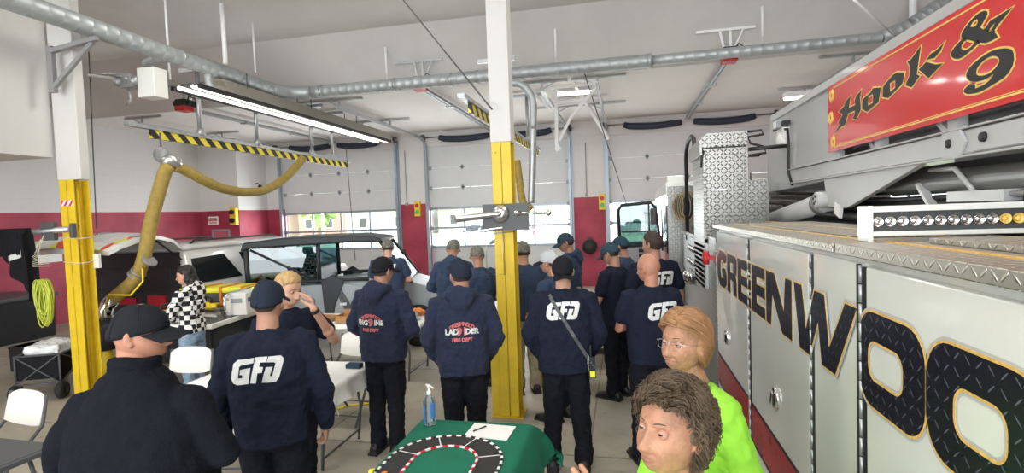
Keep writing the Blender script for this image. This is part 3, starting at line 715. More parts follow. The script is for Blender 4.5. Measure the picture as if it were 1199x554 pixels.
# thin cables
for (a, b, Ya, Yb_, r_, nm, lab) in (((472, 0), (576, 128), 6.2, 5.05, .009, 'cable', 'taut dark cable slanting down to the centre column'), ((405, 172), (416, 305), 11.0, 11.0, .010, 'pull_rope', 'thin dark pull rope hanging in front of the left bay door'),
        ((684, 85), (741, 262), 9.5, 13.6, .010, 'pull_rope', 'thin dark pull rope slanting in front of the pier beside the ladder truck bay'), ((104, 88), (150, 94), 6.0, 6.1, .02, 'gas_pipe', 'short white pipe running from the left column to the heater'),
        ((300, 16), (410, -1), 7.8, 8.2, .012, 'conduit', 'thin white conduit crossing the grey roof'), ((103, 40), (113, 268), 6.5, 6.5, .008, 'pull_chain', 'thin pull chain with a small handle beside the left column'),
        ((1000, 0), (1050, 45), 7, 8.5, .014, 'brace', 'thin white brace on the roof above the ladder boom')):
    tag(MB().cyl(at(*a, y=Ya), at(*b, y=Yb_), r_, 6).build(nm, 'dark_grey' if r_ < .0115 else 'white', None), lab, nm.replace('_', ' '))
# ---------------------------------------------------------------- flat lettering helpers
def smooth_poly(p, it=2):
    for _ in range(it):
        q = []
        for a, b in zip(p, p[1:]+p[:1]): q += [(a[0]*.75+b[0]*.25, a[1]*.75+b[1]*.25), (a[0]*.25+b[0]*.75, a[1]*.25+b[1]*.75)]
        p = q
    return p
def rrect(y0, y1, z0, z1, r, k=6):
    out = []
    for (cx, cy, a0) in ((y1-r, z1-r, 0), (y0+r, z1-r, 90), (y0+r, z0+r, 180), (y1-r, z0+r, 270)):
        for i in range(k+1): a = R(a0+90*i/k); out.append((cx+r*math.cos(a), cy+r*math.sin(a)))
    return out
def sarea(p): return sum(p[i][0]*p[(i+1) % len(p)][1]-p[(i+1) % len(p)][0]*p[i][1] for i in range(len(p)))/2
def flat_mesh(polys, offset=0, depth=.0008):
    """polys: [outer, hole, hole...]; returns (verts, faces) in the plane, filled, with thickness"""
    cu = bpy.data.curves.new('tmp', 'CURVE'); cu.dimensions = '2D'; cu.fill_mode = 'BOTH'; cu.extrude = depth; cu.offset = 0
    for i, p in enumerate(polys):
        a = sarea(p); want = 1 if i == 0 or (isinstance(polys, tuple)) else -1
        if a*want < 0: p = p[::-1]
        if offset:
            n = len(p); q = []
            for j in range(n):
                a_, b_, c_ = Vector(p[j-1]), Vector(p[j]), Vector(p[(j+1) % n])
                d1 = (b_-a_); d2 = (c_-b_)
                if d1.length < 1e-9: d1 = d2
                if d2.length < 1e-9: d2 = d1
                d1.normalize(); d2.normalize(); n1 = Vector((d1.y, -d1.x)); n2 = Vector((d2.y, -d2.x)); s_ = n1+n2
                if s_.length < .3: s_ = n1
                s_.normalize(); kk = min(1.8, 1/max(.3, s_.dot(n1)))
                w = b_+s_*offset*kk; q.append((w.x, w.y))
            p = q
        s = cu.splines.new('POLY'); s.points.add(len(p)-1); s.use_cyclic_u = True
        for j, q in enumerate(p): s.points[j].co = (q[0], q[1], 0, 1)
    o = bpy.data.objects.new('tmp', cu); COL.objects.link(o)
    dg = bpy.context.evaluated_depsgraph_get(); dg.update(); me = bpy.data.meshes.new_from_object(o.evaluated_get(dg))
    vs = [tuple(v.co) for v in me.vertices]; fs = [tuple(p.vertices) for p in me.polygons]
    bpy.data.objects.remove(o); bpy.data.curves.remove(cu); bpy.data.meshes.remove(me)
    return vs, fs
def text_mesh(txt, size=1, shear=0, offset=0, depth=.0008, align='CENTER', spacing=1):
    cu = bpy.data.curves.new('tmp', 'FONT'); cu.body = txt; cu.size = size; cu.extrude = depth; cu.align_x = align; cu.align_y = 'CENTER'; cu.shear = shear; cu.offset = offset; cu.resolution_u = 4; cu.space_character = spacing
    o = bpy.data.objects.new('tmp', cu); COL.objects.link(o)
    dg = bpy.context.evaluated_depsgraph_get(); dg.update(); me = bpy.data.meshes.new_from_object(o.evaluated_get(dg))
    vs = [tuple(v.co) for v in me.vertices]; fs = [tuple(p.vertices) for p in me.polygons]
    bpy.data.objects.remove(o); bpy.data.curves.remove(cu); bpy.data.meshes.remove(me)
    return vs, fs
def onx(mb, vf, x, mi=0): mb.add([(x+v[2], v[0], v[1]) for v in vf[0]], vf[1], mi); return mb

# ---------------------------------------------------------------- the ladder truck
truck = thing('ladder_truck', 'white fire department ladder truck with black lettering and a grey aerial boom', 'fire truck', (0, 0, 0))
TX = .8
b = MB(); b.box(TX+.03, 1.5, -3.5, 4.97, .30, 1.925); b.box(1.5, 2.6, -3.5, 4.97, .3, 1.72); b.box(2.6, 3.3, -3.5, 4.97, .3, 1.925)
b.build('body', 'truck_white', truck)
MB().box(TX+.02, 3.28, -3.5, 7.6, .16, .3).build('rub_rail', 'galv', truck)
# compartment doors
for (y0, y1, hy, hingey) in ((3.765, 4.95, 4.48, 3.715), (2.555, 3.675, 3.08, 2.52), (.7, 1.985, 1.2, 2.02), (-.65, .62, .1, -.7)):
    d = MB(); d.box(TX, TX+.03, y0, y1, .34, 1.895); do = d.build('compartment_door', 'truck_white', truck, bevel=.006)
    s = MB(); s.box(TX-.0015, TX, y0+.003, y1-.003, .555, .80); so = s.build('stripe', 'maroon', do, label='dark red stripe')
    s = MB(); s.box(TX-.0025, TX-.0005, y0+.003, y1-.003, .795, .815); s.box(TX-.0025, TX-.0005, y0+.003, y1-.003, .54, .56); s.build('stripe_border', 'black', do, label='black stripe border')
    hz = 1.05
    h = MB(); h.lathe([(.02, -.018), (.052, -.018), (.06, -.010), (.06, .002), (.02, .002)], c=(TX-.002, hy, hz), axis='x', seg=28); ho = h.build('handle', 'chrome', do, label='round chrome handle')
    h = MB(); h.lathe([(.005, -.02), (.042, -.02), (.042, -.016), (.005, -.016)], c=(TX-.002, hy, hz), axis='x', seg=24); h.build('handle_recess', 'black_gloss', do)
    h = MB(); h.obox((TX-.026, hy, hz), (.006, 0, 0), (0, .012, .006), (0, -.014, .034)); h.build('handle_lever', 'chrome', do)
    hg = MB(); zz = .34
    while zz < 1.88:
        hg.cyl((TX-.002, hingey, zz), (TX-.002, hingey, zz+.062), .0065, 10); zz += .068
    hg.build('hinge', 'galv', do); MB().box(TX-.001, TX+.02, hingey-.016, hingey+.016, .34, 1.89).build('hinge_gap', 'black', do)
MB().box(TX+.005, TX+.03, 2.04, 2.50, .34, 1.9).build('door_post', 'truck_white', truck); MB().box(TX+.005, TX+.03, -3.5, -.72, .34, 1.9).build('door_post', 'truck_white', truck)
MB().box(TX-.004, TX+.006, 2.03, 2.05, .34, 1.9).build('seal', 'rubber', truck)
tp = MB()
for (y0, y1, th) in ((2.22, 4.99, .0), (-3.5, 2.19, .006)):
    tp.box(TX-.022, 1.5, y0, y1, 1.925, 1.96+th)
tp.box(2.6, 3.32, -3.5, 4.99, 1.925, 1.96); tp.build('tread_top', 'tread_top', truck, bevel=.004, label='tread plate compartment top')
tp = MB(); tp.box(1.0, 1.46, 2.5, 4.6, 1.96, 1.972); tp.box(1.02, 1.46, 1.0, 2.05, 1.966, 1.985); tp.build('hatch', 'tread_top', truck, bevel=.004)
e = MB(); e.box(.95, .965, 2.3, 4.9, 1.96, 1.964); e.box(1.2, 1.21, 2.3, 4.9, 1.972, 1.975); e.box(.93, .95, -1, 2.15, 1.966, 1.970); e.build('edge_tape', 'gold', truck, label='amber reflective edging')
# GREENWOOD
z0, z1 = 1.44, 1.74
def Z(f): return z0+(z1-z0)*f
LET = {
 'G': [smooth_poly([(4.46, Z(.72)), (4.46, Z(1)), (4.88, Z(1)), (4.88, Z(0)), (4.46, Z(0)), (4.46, Z(.55)), (4.66, Z(.55)), (4.66, Z(.33)), (4.60, Z(.33)), (4.60, Z(.24)), (4.73, Z(.24)), (4.73, Z(.76)), (4.60, Z(.76)), (4.60, Z(.68))], 1)],
 'R': [[(4.43, Z(0)), (4.43, Z(1)), (4.14, Z(1)), (4.07, Z(.93)), (4.07, Z(.6)), (4.12, Z(.5)), (4.08, Z(.42)), (4.08, Z(0)), (4.20, Z(0)), (4.20, Z(.33)), (4.31, Z(.36)), (4.31, Z(0))], [(4.31, Z(.8)), (4.20, Z(.8)), (4.20, Z(.55)), (4.31, Z(.55))]],
 'E': [[(4.04, Z(0)), (4.04, Z(1)), (3.64, Z(1)), (3.64, Z(.78)), (3.92, Z(.78)), (3.92, Z(.62)), (3.64, Z(.62)), (3.64, Z(.4)), (3.92, Z(.4)), (3.92, Z(.22)), (3.64, Z(.22)), (3.64, Z(0))]],
 'E2': [[(3.61, Z(0)), (3.61, Z(1)), (3.29, Z(1)), (3.29, Z(.78)), (3.49, Z(.78)), (3.49, Z(.62)), (3.29, Z(.62)), (3.29, Z(.4)), (3.49, Z(.4)), (3.49, Z(.22)), (3.29, Z(.22)), (3.29, Z(0))]],
 'N': [[(3.26, Z(0)), (3.26, Z(1)), (3.09, Z(1)), (2.92, Z(.4)), (2.89, Z(1)), (2.79, Z(1)), (2.79, Z(0)), (2.95, Z(0)), (3.13, Z(.6)), (3.17, Z(0))]],
 'W': [[(2.75, Z(1)), (2.64, Z(1)), (2.585, Z(.35)), (2.47, Z(1)), (2.36, Z(1)), (2.31, Z(.3)), (2.15, Z(1)), (2.05, Z(1)), (2.25, Z(0)), (2.39, Z(0)), (2.43, Z(.58)), (2.54, Z(0)), (2.67, Z(0))]],
 'O': [rrect(1.62, 2.03, z0-.01, z1+.01, .10), rrect(1.735, 1.965, z0+.08, z1-.085, .05)],
 'O2': [rrect(1.19, 1.61, z0-.01, z1+.01, .10), rrect(1.30, 1.495, z0+.08, z1-.085, .05)],
 'D': [[(1.14, Z(0)), (1.14, Z(1)), (.85, Z(1)), (.74, Z(.8)), (.74, Z(.2)), (.85, Z(0))], [(1.03, Z(.75)), (.90, Z(.75)), (.85, Z(.65)), (.85, Z(.35)), (.90, Z(.25)), (1.03, Z(.25))]]}
pale = MB(); gold = MB(); blk = MB()
for k, v in LET.items():
    onx(pale, flat_mesh(v, .016, .0006), TX-.0012); onx(gold, flat_mesh(v, .008, .0006), TX-.0022); onx(blk, flat_mesh(v, 0, .0006), TX-.0032)
pale.build('lettering_halo', 'boom_grey', truck, label='pale grey halo of the lettering'); gold.build('lettering_outline', 'gold', truck, label='gold outline of the lettering'); blk.build('lettering', 'letter', truck, label='black tread-patterned letters reading GREENWOOD')

# under-boom machinery
k = MB(); k.box(1.72, 2.4, -3.4, 6.3, 1.72, 2.12); k.box(1.62, 2.5, 5.2, 7.4, 1.0, 2.05); k.box(2.62, 3.25, -3.4, 4.9, 1.96, 2.25); k.build('turntable_base', 'dark_grey', truck)
k = MB()
for i, (yy, zz, rr) in enumerate(((0, 2.02, .03), (0, 2.08, .02), (0, 2.14, .016), (0, 1.99, .025), (0, 2.18, .014))):
    k.tube([(1.6+.02*i, 6.4, zz+.06), (1.58+.02*i, 5.2, zz+.02), (1.6+.015*i, 3.6, zz-.02), (1.62, 1.6, zz), (1.6, -2, zz)], rr, 8)
k.build('hydraulic_line', 'black', truck, label='black hydraulic hoses')
k = MB(); k.cyl((1.58, 4.50, 2.135), (1.58, 6.9, 1.86), .085, 24); k.build('lift_cylinder', 'boom_grey', truck); 
MB().cyl((1.58, 4.60, 2.125), (1.58, 4.72, 2.11), .094, 24).build('cylinder_collar', 'boom_dark', truck)
k = MB(); k.lathe([(.01, -.11), (.05, -.11), (.062, -.10), (.062, .06), (.01, .06)], c=(1.56, 4.47, 2.14), axis='x', seg=24); po = k.build('pivot_pin', 'boom_grey', truck)
k = MB()
for a in range(4): k.cyl((1.445, 4.47+.03*math.cos(a*PI/2+.4), 2.14+.03*math.sin(a*PI/2+.4)), (1.455, 4.47+.03*math.cos(a*PI/2+.4), 2.14+.03*math.sin(a*PI/2+.4)), .012, 10)
k.build('pin_bolt', 'black', po)
k = MB(); k.cyl((1.66, -3, 2.205), (1.66, 3.7, 2.205), .062, 24); k.cyl((1.66, 3.7, 2.205), (1.66, 4.6, 2.19), .035, 16); k.build('extension_cylinder', 'steel', truck, label='bare steel extension cylinder')
k = MB(); k.cyl((1.60, -3, 2.13), (1.60, 2.75, 2.13), .012, 10); k.box(1.57, 1.64, 2.6, 3.0, 2.10, 2.15); k.tube([(1.6, 2.85, 2.15), (1.58, 2.95, 2.26), (1.6, 3.2, 2.27)], .012, 8); k.bar((1.6, 3.3, 2.2), (1.6, 3.12, 2.02), .04, .02); k.build('valve_rail', 'boom_grey', truck)
MB().box(1.58, 1.62, 2.45, 2.52, 2.055, 2.09).build('marker', 'green', truck, label='small green marker')
MB().obox((1.53, 4.23, 2.06), (.01, 0, 0), (0, .05, .02), (0, -.012, .04)).build('sensor', 'white', truck)

boom = MB()
# end plate (thick) and chords
boom.prism([(6.32, 2.25), (6.12, 3.0), (6.0, 3.04), (4.3, 3.04), (4.3, 2.30), (5.2, 2.27)], 'x', 1.56, 1.60)
boom.prism([(6.32, 2.25), (6.12, 3.0), (6.0, 3.04), (4.3, 3.04), (4.3, 2.30), (5.2, 2.27)], 'x', 2.5, 2.54)
boom.box(1.53, 1.62, -3.2, 6.0, 2.985, 3.045); boom.box(2.48, 2.57, -3.2, 6.0, 2.985, 3.045)
boom.box(1.52, 1.64, -3.2, 5.25, 2.315, 2.425); boom.box(2.46, 2.58, -3.2, 5.25, 2.315, 2.425)
boom.box(1.50, 1.66, -3.2, 5.3, 2.30, 2.312); boom.box(1.50, 1.66, -3.2, 5.3, 2.428, 2.438)
boom.box(1.6, 2.5, 4.3, 6.1, 2.95, 3.0); boom.prism([(6.32, 2.25), (6.28, 2.4), (6.14, 3.0), (6.10, 3.0), (6.24, 2.4), (6.26, 2.25)], 'x', 1.6, 2.5)
bo = boom.build('boom', 'boom_grey', truck, bevel=.006)
for yy in (3.68, 2.92, 2.2, 1.4, .6, -.4):
    k = MB(); k.box(1.55, 1.60, yy-.035, yy+.035, 2.43, 2.99); k.bar((1.58, yy+.06, 2.44), (1.58, yy+.42, 2.72), .04, .03)
    k.build('upright', 'boom_grey', bo)
k = MB(); k.box(1.62, 1.68, -3, 4.2, 2.50, 2.54); k.box(1.64, 1.70, -3, 4.2, 2.58, 2.61); k.cyl((1.66, -3, 2.66), (1.66, 4.2, 2.66), .02, 10); k.build('inner_rail', 'galv', bo)
k = MB(); k.box(1.72, 2.4, -3, 4.25, 2.4, 2.95); k.build('inner_section', 'boom_dark', bo)
k = MB(); k.prism([(4.50, 2.30), (3.12, 2.305), (3.98, 2.095), (4.08, 2.075), (4.42, 2.085)], 'x', 1.525, 1.56); k.build('gusset', 'boom_grey', bo, bevel=.004)
k = MB(); k.prism([(2.92, 2.31), (2.78, 2.31), (2.74, 2.37), (2.78, 2.435), (2.92, 2.435)], 'x', 1.505, 1.52)
k.box(1.51, 1.52, -3, 2.7, 2.32, 2.42); k.build('splice_plate', 'boom_grey', bo, bevel=.004)
for yy in (2.86, 2.62, 1.9, 1.2): MB().lathe([(.004, -.012), (.02, -.012), (.022, 0), (.004, 0)], c=(1.51, yy, 2.375), axis='x', seg=16).build('bolt', 'black', bo)
# work lamp on the end plate
k = MB(); k.box(1.46, 1.55, 5.50, 5.64, 2.85, 2.93); k.build('work_lamp', 'mid_grey', bo, bevel=.008, label='square work lamp')
k = MB(); k.box(1.458, 1.462, 5.52, 5.62, 2.86, 2.92); k.build('lamp_lens', 'white', bo)
k = MB(); k.box(1.5, 1.56, 5.46, 5.66, 2.74, 2.85); k.sph((1.53, 5.56, 2.74), .06, .09, .09); k.build('nozzle_head', 'white_plastic', bo, label='white perforated head below the lamp')
k = MB(); k.box(1.48, 1.54, 5.36, 5.44, 2.86, 2.9); k.cyl((1.50, 5.68, 2.85), (1.5, 5.68, 2.93), .008, 6).cyl((1.50, 5.76, 2.85), (1.5, 5.76, 2.93), .008, 6).bar((1.5, 5.64, 2.93), (1.5, 5.77, 2.93), .01, .01).bar((1.5, 5.64, 2.86), (1.5, 5.77, 2.86), .01, .01)
k.tube([(1.52, 5.48, 2.83), (1.52, 5.38, 2.82), (1.52, 5.36, 2.7), (1.52, 5.36, 2.4), (1.54, 5.33, 2.29)], .012, 8); k.build('lamp_cable', 'black', bo)
# red sign
def sgn(mb, polys, off, x): return onx(mb, flat_mesh(polys, off, .0006), x)
k = MB(); k.box(1.515, 1.53, .55, 4.37, 2.49, 2.975); sg = k.build('sign_panel', 'red_gloss', bo, label='long red sign panel with black and gold lettering')
k = MB(); k.box(1.512, 1.515, .6, 4.26, 2.515, 2.523); k.box(1.512, 1.515, .6, 4.26, 2.945, 2.953); k.box(1.512, 1.515, .6, 4.2, 2.527, 2.530)
for (cy, cz, s) in ((4.29, 2.90, 1), (4.31, 2.74, 1), (4.27, 2.56, 1)):
    for j in range(4):
        pts = [(1.512, cy+.045*math.cos(a*.55+j*1.6)*(1-a*.09), cz+s*.05*math.sin(a*.55+j*1.6)*(1-a*.09)) for a in range(9)]
        k.tube(pts, [.002+.004*math.sin(PI*i/8) for i in range(9)], 5)
k.build('sign_scrollwork', 'gold_line', bo, label='gold border lines and scrollwork')
S = {}
S['H']=[[(4.24,2.61),(4.155,2.665),(4.17,2.69),(4.125,2.71),(4.095,2.73),(4.17,2.76),(4.07,2.78),(4.04,2.81),(3.96,2.83),(3.98,2.79),(3.99,2.755),(3.89,2.755),(3.9,2.79),(3.87,2.81),(3.8,2.835),(3.82,2.79),(3.81,2.71),(3.88,2.66),(3.93,2.67),(3.9,2.7),(3.9,2.72),(4.0,2.72),(4.03,2.69),(4.06,2.65),(4.14,2.645)]]
S['o1']=[[(3.78,2.77),(3.67,2.79),(3.64,2.81),(3.54,2.79),(3.55,2.76),(3.57,2.71),(3.72,2.68),(3.79,2.71)],[(3.7,2.77),(3.64,2.775),(3.64,2.72),(3.71,2.715)]]
S['o2']=[[(3.51,2.79),(3.39,2.83),(3.35,2.83),(3.27,2.81),(3.29,2.76),(3.31,2.75),(3.45,2.71),(3.52,2.73)],[(3.43,2.79),(3.37,2.795),(3.37,2.75),(3.43,2.74)]]
S['k1']=[[(3.21,2.86),(3.11,2.905),(3.14,2.81),(3.15,2.77),(3.12,2.755),(3.2,2.715),(3.26,2.74),(3.22,2.78),(3.215,2.83),(3.24,2.86)]]
S['k2']=[[(3.06,2.82),(3.02,2.84),(2.98,2.84),(2.91,2.86),(2.94,2.83),(2.99,2.81)]]
S['k3']=[[(3.13,2.79),(3.06,2.81),(2.98,2.775),(2.92,2.765),(3.04,2.725)]]
S['a1']=[[(2.78,2.86),(2.75,2.88),(2.69,2.905),(2.63,2.91),(2.6,2.89),(2.63,2.862),(2.66,2.84),(2.52,2.77),(2.61,2.765),(2.65,2.78),(2.78,2.84)],[(2.72,2.872),(2.69,2.89),(2.665,2.885),(2.67,2.865),(2.69,2.86),(2.71,2.866)]]
S['a2']=[[(2.63,2.825),(2.59,2.85),(2.46,2.86),(2.54,2.82),(2.57,2.8),(2.585,2.805),(2.555,2.835),(2.605,2.815)]]
S['a3']=[[(2.75,2.835),(2.79,2.83),(2.84,2.81),(2.86,2.79),(2.84,2.765),(2.79,2.75),(2.73,2.76),(2.65,2.785),(2.665,2.8),(2.71,2.78),(2.75,2.775),(2.78,2.79),(2.78,2.81),(2.735,2.835)]]
S['9']=[[(2.75,2.67),(2.71,2.7),(2.63,2.72),(2.56,2.725),(2.49,2.71),(2.455,2.69),(2.45,2.64),(2.49,2.6),(2.56,2.585),(2.65,2.57),(2.71,2.575),(2.75,2.585),(2.765,2.6),(2.75,2.61),(2.72,2.62),(2.69,2.615),(2.68,2.6),(2.69,2.592),(2.63,2.595),(2.59,2.605),(2.56,2.63),(2.61,2.615),(2.69,2.62),(2.73,2.64)],[(2.67,2.68),(2.63,2.7),(2.58,2.705),(2.54,2.69),(2.53,2.67),(2.55,2.65),(2.59,2.635),(2.63,2.635),(2.67,2.645),(2.68,2.66)]]
go = MB(); bl = MB()
for kk, v in S.items():
    if kk in ('a1', 'a3', '9'): v = [smooth_poly(p, 1) for p in v]
    sgn(go, v, .0085, 1.5135); sgn(bl, v, 0, 1.512)
vs, fs = text_mesh('Ladder', .2, offset=.004); v2 = text_mesh('Ladder', .2, offset=.012)
go.add([(1.5135+v[2], 2.0-v[0], 2.84+v[1]) for v in v2[0]], v2[1]); bl.add([(1.512+v[2], 2.0-v[0], 2.84+v[1]) for v in vs], fs)
v1 = text_mesh('1', .24, offset=.004); v2 = text_mesh('1', .24, offset=.012)
go.add([(1.5135+v[2], 2.34-v[0], 2.65+v[1]) for v in v2[0]], v2[1]); bl.add([(1.512+v[2], 2.34-v[0], 2.65+v[1]) for v in v1[0]], v1[1])
go.build('sign_outline', 'gold_line', bo, label='gold outline of the sign lettering'); bl.build('sign_lettering', 'black', bo, label='black blackletter words Hook and Ladder 91')

# LED bar standing across the compartment top
k = MB(); k.box(.9, 1.62, 2.20, 2.28, 2.075, 2.098); k.box(.9, 1.62, 2.20, 2.28, 1.985, 2.003); k.box(.9, 1.62, 2.25, 2.28, 1.985, 2.09); k.box(.893, .912, 2.195, 2.285, 1.965, 2.10); k.box(1.61, 1.63, 2.195, 2.285, 1.965, 2.10)
lb = k.build('light_bar', 'truck_white', truck, bevel=.003, label='white framed light bar with round lenses')
k = MB(); k.box(.912, 1.61, 2.235, 2.25, 2.003, 2.075); k.build('light_board', 'dark_grey', lb)
for i in range(17):
    x = .935+i*.041; k = MB(); k.lathe([(.004, .0), (.011, .0), (.019, -.022), (.0175, -.022), (.008, -.004), (.004, -.004)], c=(x, 2.235, 2.039), axis='y', seg=14); k.sph((x, 2.222, 2.039), .010, .008, .010, 10, 6)
    k.build('lens', 'chrome' if not 10 <= i <= 13 else 'gold_line', lb)

# turntable pedestal cabinet of tread plate, with cap and lower step box
k = MB(); k.box(.77, 1.19, 5.45, 6.2, 1.3, 2.70); k.box(1.19, 1.37, 5.45, 6.0, 1.3, 2.36); k.box(TX, 1.5, 4.99, 5.45, .35, 1.83); k.box(TX-.0, 1.6, 5.45, 7.6, .35, 1.30)
k.build('pedestal_cabinet', 'tread', truck, bevel=.004, label='tread plate cabinet beside the boom')
k = MB(); k.prism([(.735, 2.62), (.76, 2.62), (.76, 2.69), (1.165, 2.69), (1.165, 2.66), (1.175, 2.66), (1.175, 2.83), (.80, 2.83), (.735, 2.76)], 'y', 5.40, 6.25); k.box(.765, .785, 5.42, 5.46, 1.9, 2.45); k.build('cabinet_cap', 'tread', truck, bevel=.003)
k = MB(); k.box(.80, 1.15, 5.438, 5.45, 2.02, 2.62); k.build('cabinet_door', 'tread', truck, bevel=.004); MB().box(.87, .98, 5.42, 5.438, 2.27, 2.285).build('cabinet_handle', 'steel', truck)
k = MB(); k.box(.80, 1.17, 5.42, 5.44, 2.685, 2.69)
for i in range(7): k.cyl((.84+i*.05, 5.39, 2.70), (.84+i*.05, 5.405, 2.70), .008, 8)
k.tube([(.78, 5.41, 2.66), (.755, 5.41, 2.60), (.75, 5.41, 2.50)], .01, 6); k.tube([(1.2, 5.6, 2.36), (1.2, 5.6, 2.44), (1.24, 5.6, 2.44), (1.24, 5.6, 2.36)], .006, 6); k.build('trim', 'black', truck)
k = MB(); k.tube([(1.17, 5.5, 2.83), (1.32, 5.5, 2.84), (1.34, 5.5, 2.80), (1.2, 5.5, 2.78), (1.22, 5.5, 2.72), (1.34, 5.5, 2.68), (1.36, 5.5, 2.62), (1.2, 5.5, 2.60)], .012, 8); k.cyl((1.18, 5.5, 2.66), (1.6, 5.5, 2.68), .02, 10); k.cyl((1.18, 5.5, 2.60), (1.3, 5.5, 2.60), .015, 10); k.build('ladder_hook', 'black', truck)
# black grab rail
k = MB(); k.tube([(.8, 6.25, 1.7), (.8, 6.25, 2.78), (.8, 6.32, 2.90), (.8, 6.5, 2.95), (.8, 6.85, 2.93), (.8, 7.05, 2.85), (.8, 7.12, 2.75), (.8, 7.12, 1.7)], .024, 12); k.cyl((.8, 6.3, 2.3), (.8, 6.6, 2.2), .01, 8); k.build('grab_rail', 'black', truck)
# hose reel between the rails
k = MB(); k.lathe([(.02, -.12), (.17, -.12), (.17, -.09), (.1, -.08), (.1, .08), (.17, .09), (.17, .12), (.02, .12)], c=(.82, 7.32, 2.13), axis='y', seg=28); rl = k.build('hose_reel', 'reel_blue', truck, label='dark blue hose reel')
k = MB()
for i in range(5): k.tube([(.70+.035*i+(.06+.01*i)*math.sin(a*PI/12), 7.16-.004*i, 2.13+(.17+.006*i)*math.cos(a*PI/12)) for a in range(25)], .006, 6, closed=False)
k.build('hose_coil', 'hose_tan', truck, label='tan hose coil')
# pump panel: steps, roll-up slats, gauges
k = MB(); k.box(TX-.01, TX+.7, 5.44, 7.6, 1.30, 1.75); k.build('pump_panel', 'galv', truck)
k = MB()
for i in range(9): k.box(TX-.03, TX-.01, 5.46, 6.2, 1.30+i*.05, 1.335+i*.05)
k.build('shutter', 'boom_grey', truck, bevel=.003, label='ribbed grey shutter')
k = MB()
for i in range(4):
    for j in range(2): k.lathe([(.01, -.02), (.035, -.02), (.04, 0), (.01, 0)], c=(TX-.012, 6.4+i*.16, 1.62-j*.16), axis='x', seg=16)
k.build('gauge', 'chrome', truck)
k = MB(); k.lathe([(.02, -.10), (.07, -.10), (.10, -.03), (.10, 0), (.02, 0)], c=(TX-.01, 6.6, 1.28), axis='x', seg=20); k.build('intake_cap', 'chrome', truck); 
k = MB(); k.cyl((TX-.06, 5.15, 1.58), (TX-.06, 5.15, 1.70), .03, 12); k.box(TX-.05, TX, 5.12, 5.18, 1.62, 1.66); k.build('red_valve_handle', 'red', truck, label='red valve handle')
k = MB(); k.box(TX-.02, TX+.5, 5.45, 7.7, 1.76, 1.80); k.build('running_board', 'tread', truck)
# cab: tread plate rear quarter, red side, white roof, windows, open door
CX = .61; CY = 7.75
k = MB(); k.box(CX, 3.4, CY-.05, CY, .5, 2.42); k.build('cab_rear_panel', 'tread', truck)
k = MB(); k.prism([(CY, .45), (CY, 2.30), (10.3, 2.30), (10.75, 1.5), (10.8, .45)], 'x', CX+.01, 3.4); k.build('cab', 'red_gloss', truck, bevel=.03, label='red cab')
k = MB(); k.prism([(CY, 2.30), (CY, 2.48), (10.1, 2.46), (10.35, 2.28)], 'x', CX-.02, 3.42); k.box(CX-.005, CX+.012, CY+.05, 8.95, .7, 1.25); k.box(.62, .85, 7.9, 8.2, 2.48, 2.58); k.build('cab_roof', 'truck_white', truck, bevel=.02)
k = MB(); k.box(CX-.004, CX+.02, 8.0, 8.75, 1.45, 2.15); k.box(CX-.004, CX+.02, 9.1, 10.1, 1.4, 2.1); k.build('cab_window', 'suv_dark', truck)
dd = MB(); zt, zb = 2.20, .75; xd0, xd1 = CX-.04, -.10; yd = 9.15
dd.box(xd1, xd0, yd, yd+.05, zb, 1.48); dro = dd.build('cab_door', 'mid_grey', truck, bevel=.02, label='open cab door with a black window frame')
dd = MB(); dd.tube([(xd1+.02, yd+.02, 1.48), (xd1, yd+.02, 2.10), (xd1+.06, yd+.02, 2.19), (xd0-.12, yd+.02, 2.22), (xd0-.05, yd+.02, 2.12), (xd0+.03, yd+.02, 1.48), (xd1+.02, yd+.02, 1.48)], .028, 10); dd.box(xd1+.05, xd0-.03, yd+.0, yd+.04, 1.72, 1.75); dd.box(xd0-.17, xd0-.145, yd, yd+.04, 1.5, 2.19); dd.build('window_frame', 'black', dro)
MB().box(xd1+.02, xd0-.02, yd+.018, yd+.022, 1.5, 2.18).build('door_glass', 'tint_glass', dro)
k = MB(); k.box(xd0-.13, xd0-.04, yd-.1, yd-.02, 1.85, 2.12); k.build('mirror_housing', 'dark_grey', dro, bevel=.015)
k = MB()
for i in range(3):
    for j in range(3): k.box(xd0-.34+i*.1, xd0-.26+i*.1, yd-.012, yd, 1.22+j*.08, 1.28+j*.08)
k.build('door_vent', 'black', dro)
# wheels
for (y, x0, x1) in ((9.3, .62, .95), (9.3, 2.95, 3.3), (-1.2, .9, 1.3), (-1.2, 2.8, 3.2), (-2.5, .9, 1.3), (-2.5, 2.8, 3.2), (6.4, .9, 1.2)):
    if y == 6.4: continue
    k = MB(); k.lathe([(.25, 0), (.48, .02), (.52, .06), (.52, x1-x0-.06), (.48, x1-x0-.02), (.25, x1-x0)], c=(x0, y, .52), axis='x', seg=32); w_ = k.build('wheel', 'rubber', truck)
    k = MB(); k.lathe([(.02, -.01), (.1, -.02), (.12, .02), (.26, .05), (.26, .2), (.02, .2)], c=(x0, y, .52), axis='x', seg=24); k.build('hub', 'chrome', w_)
k = MB(); k.box(1.3, 2.9, -3.4, 10.4, .45, .75); k.build('chassis', 'black', truck)
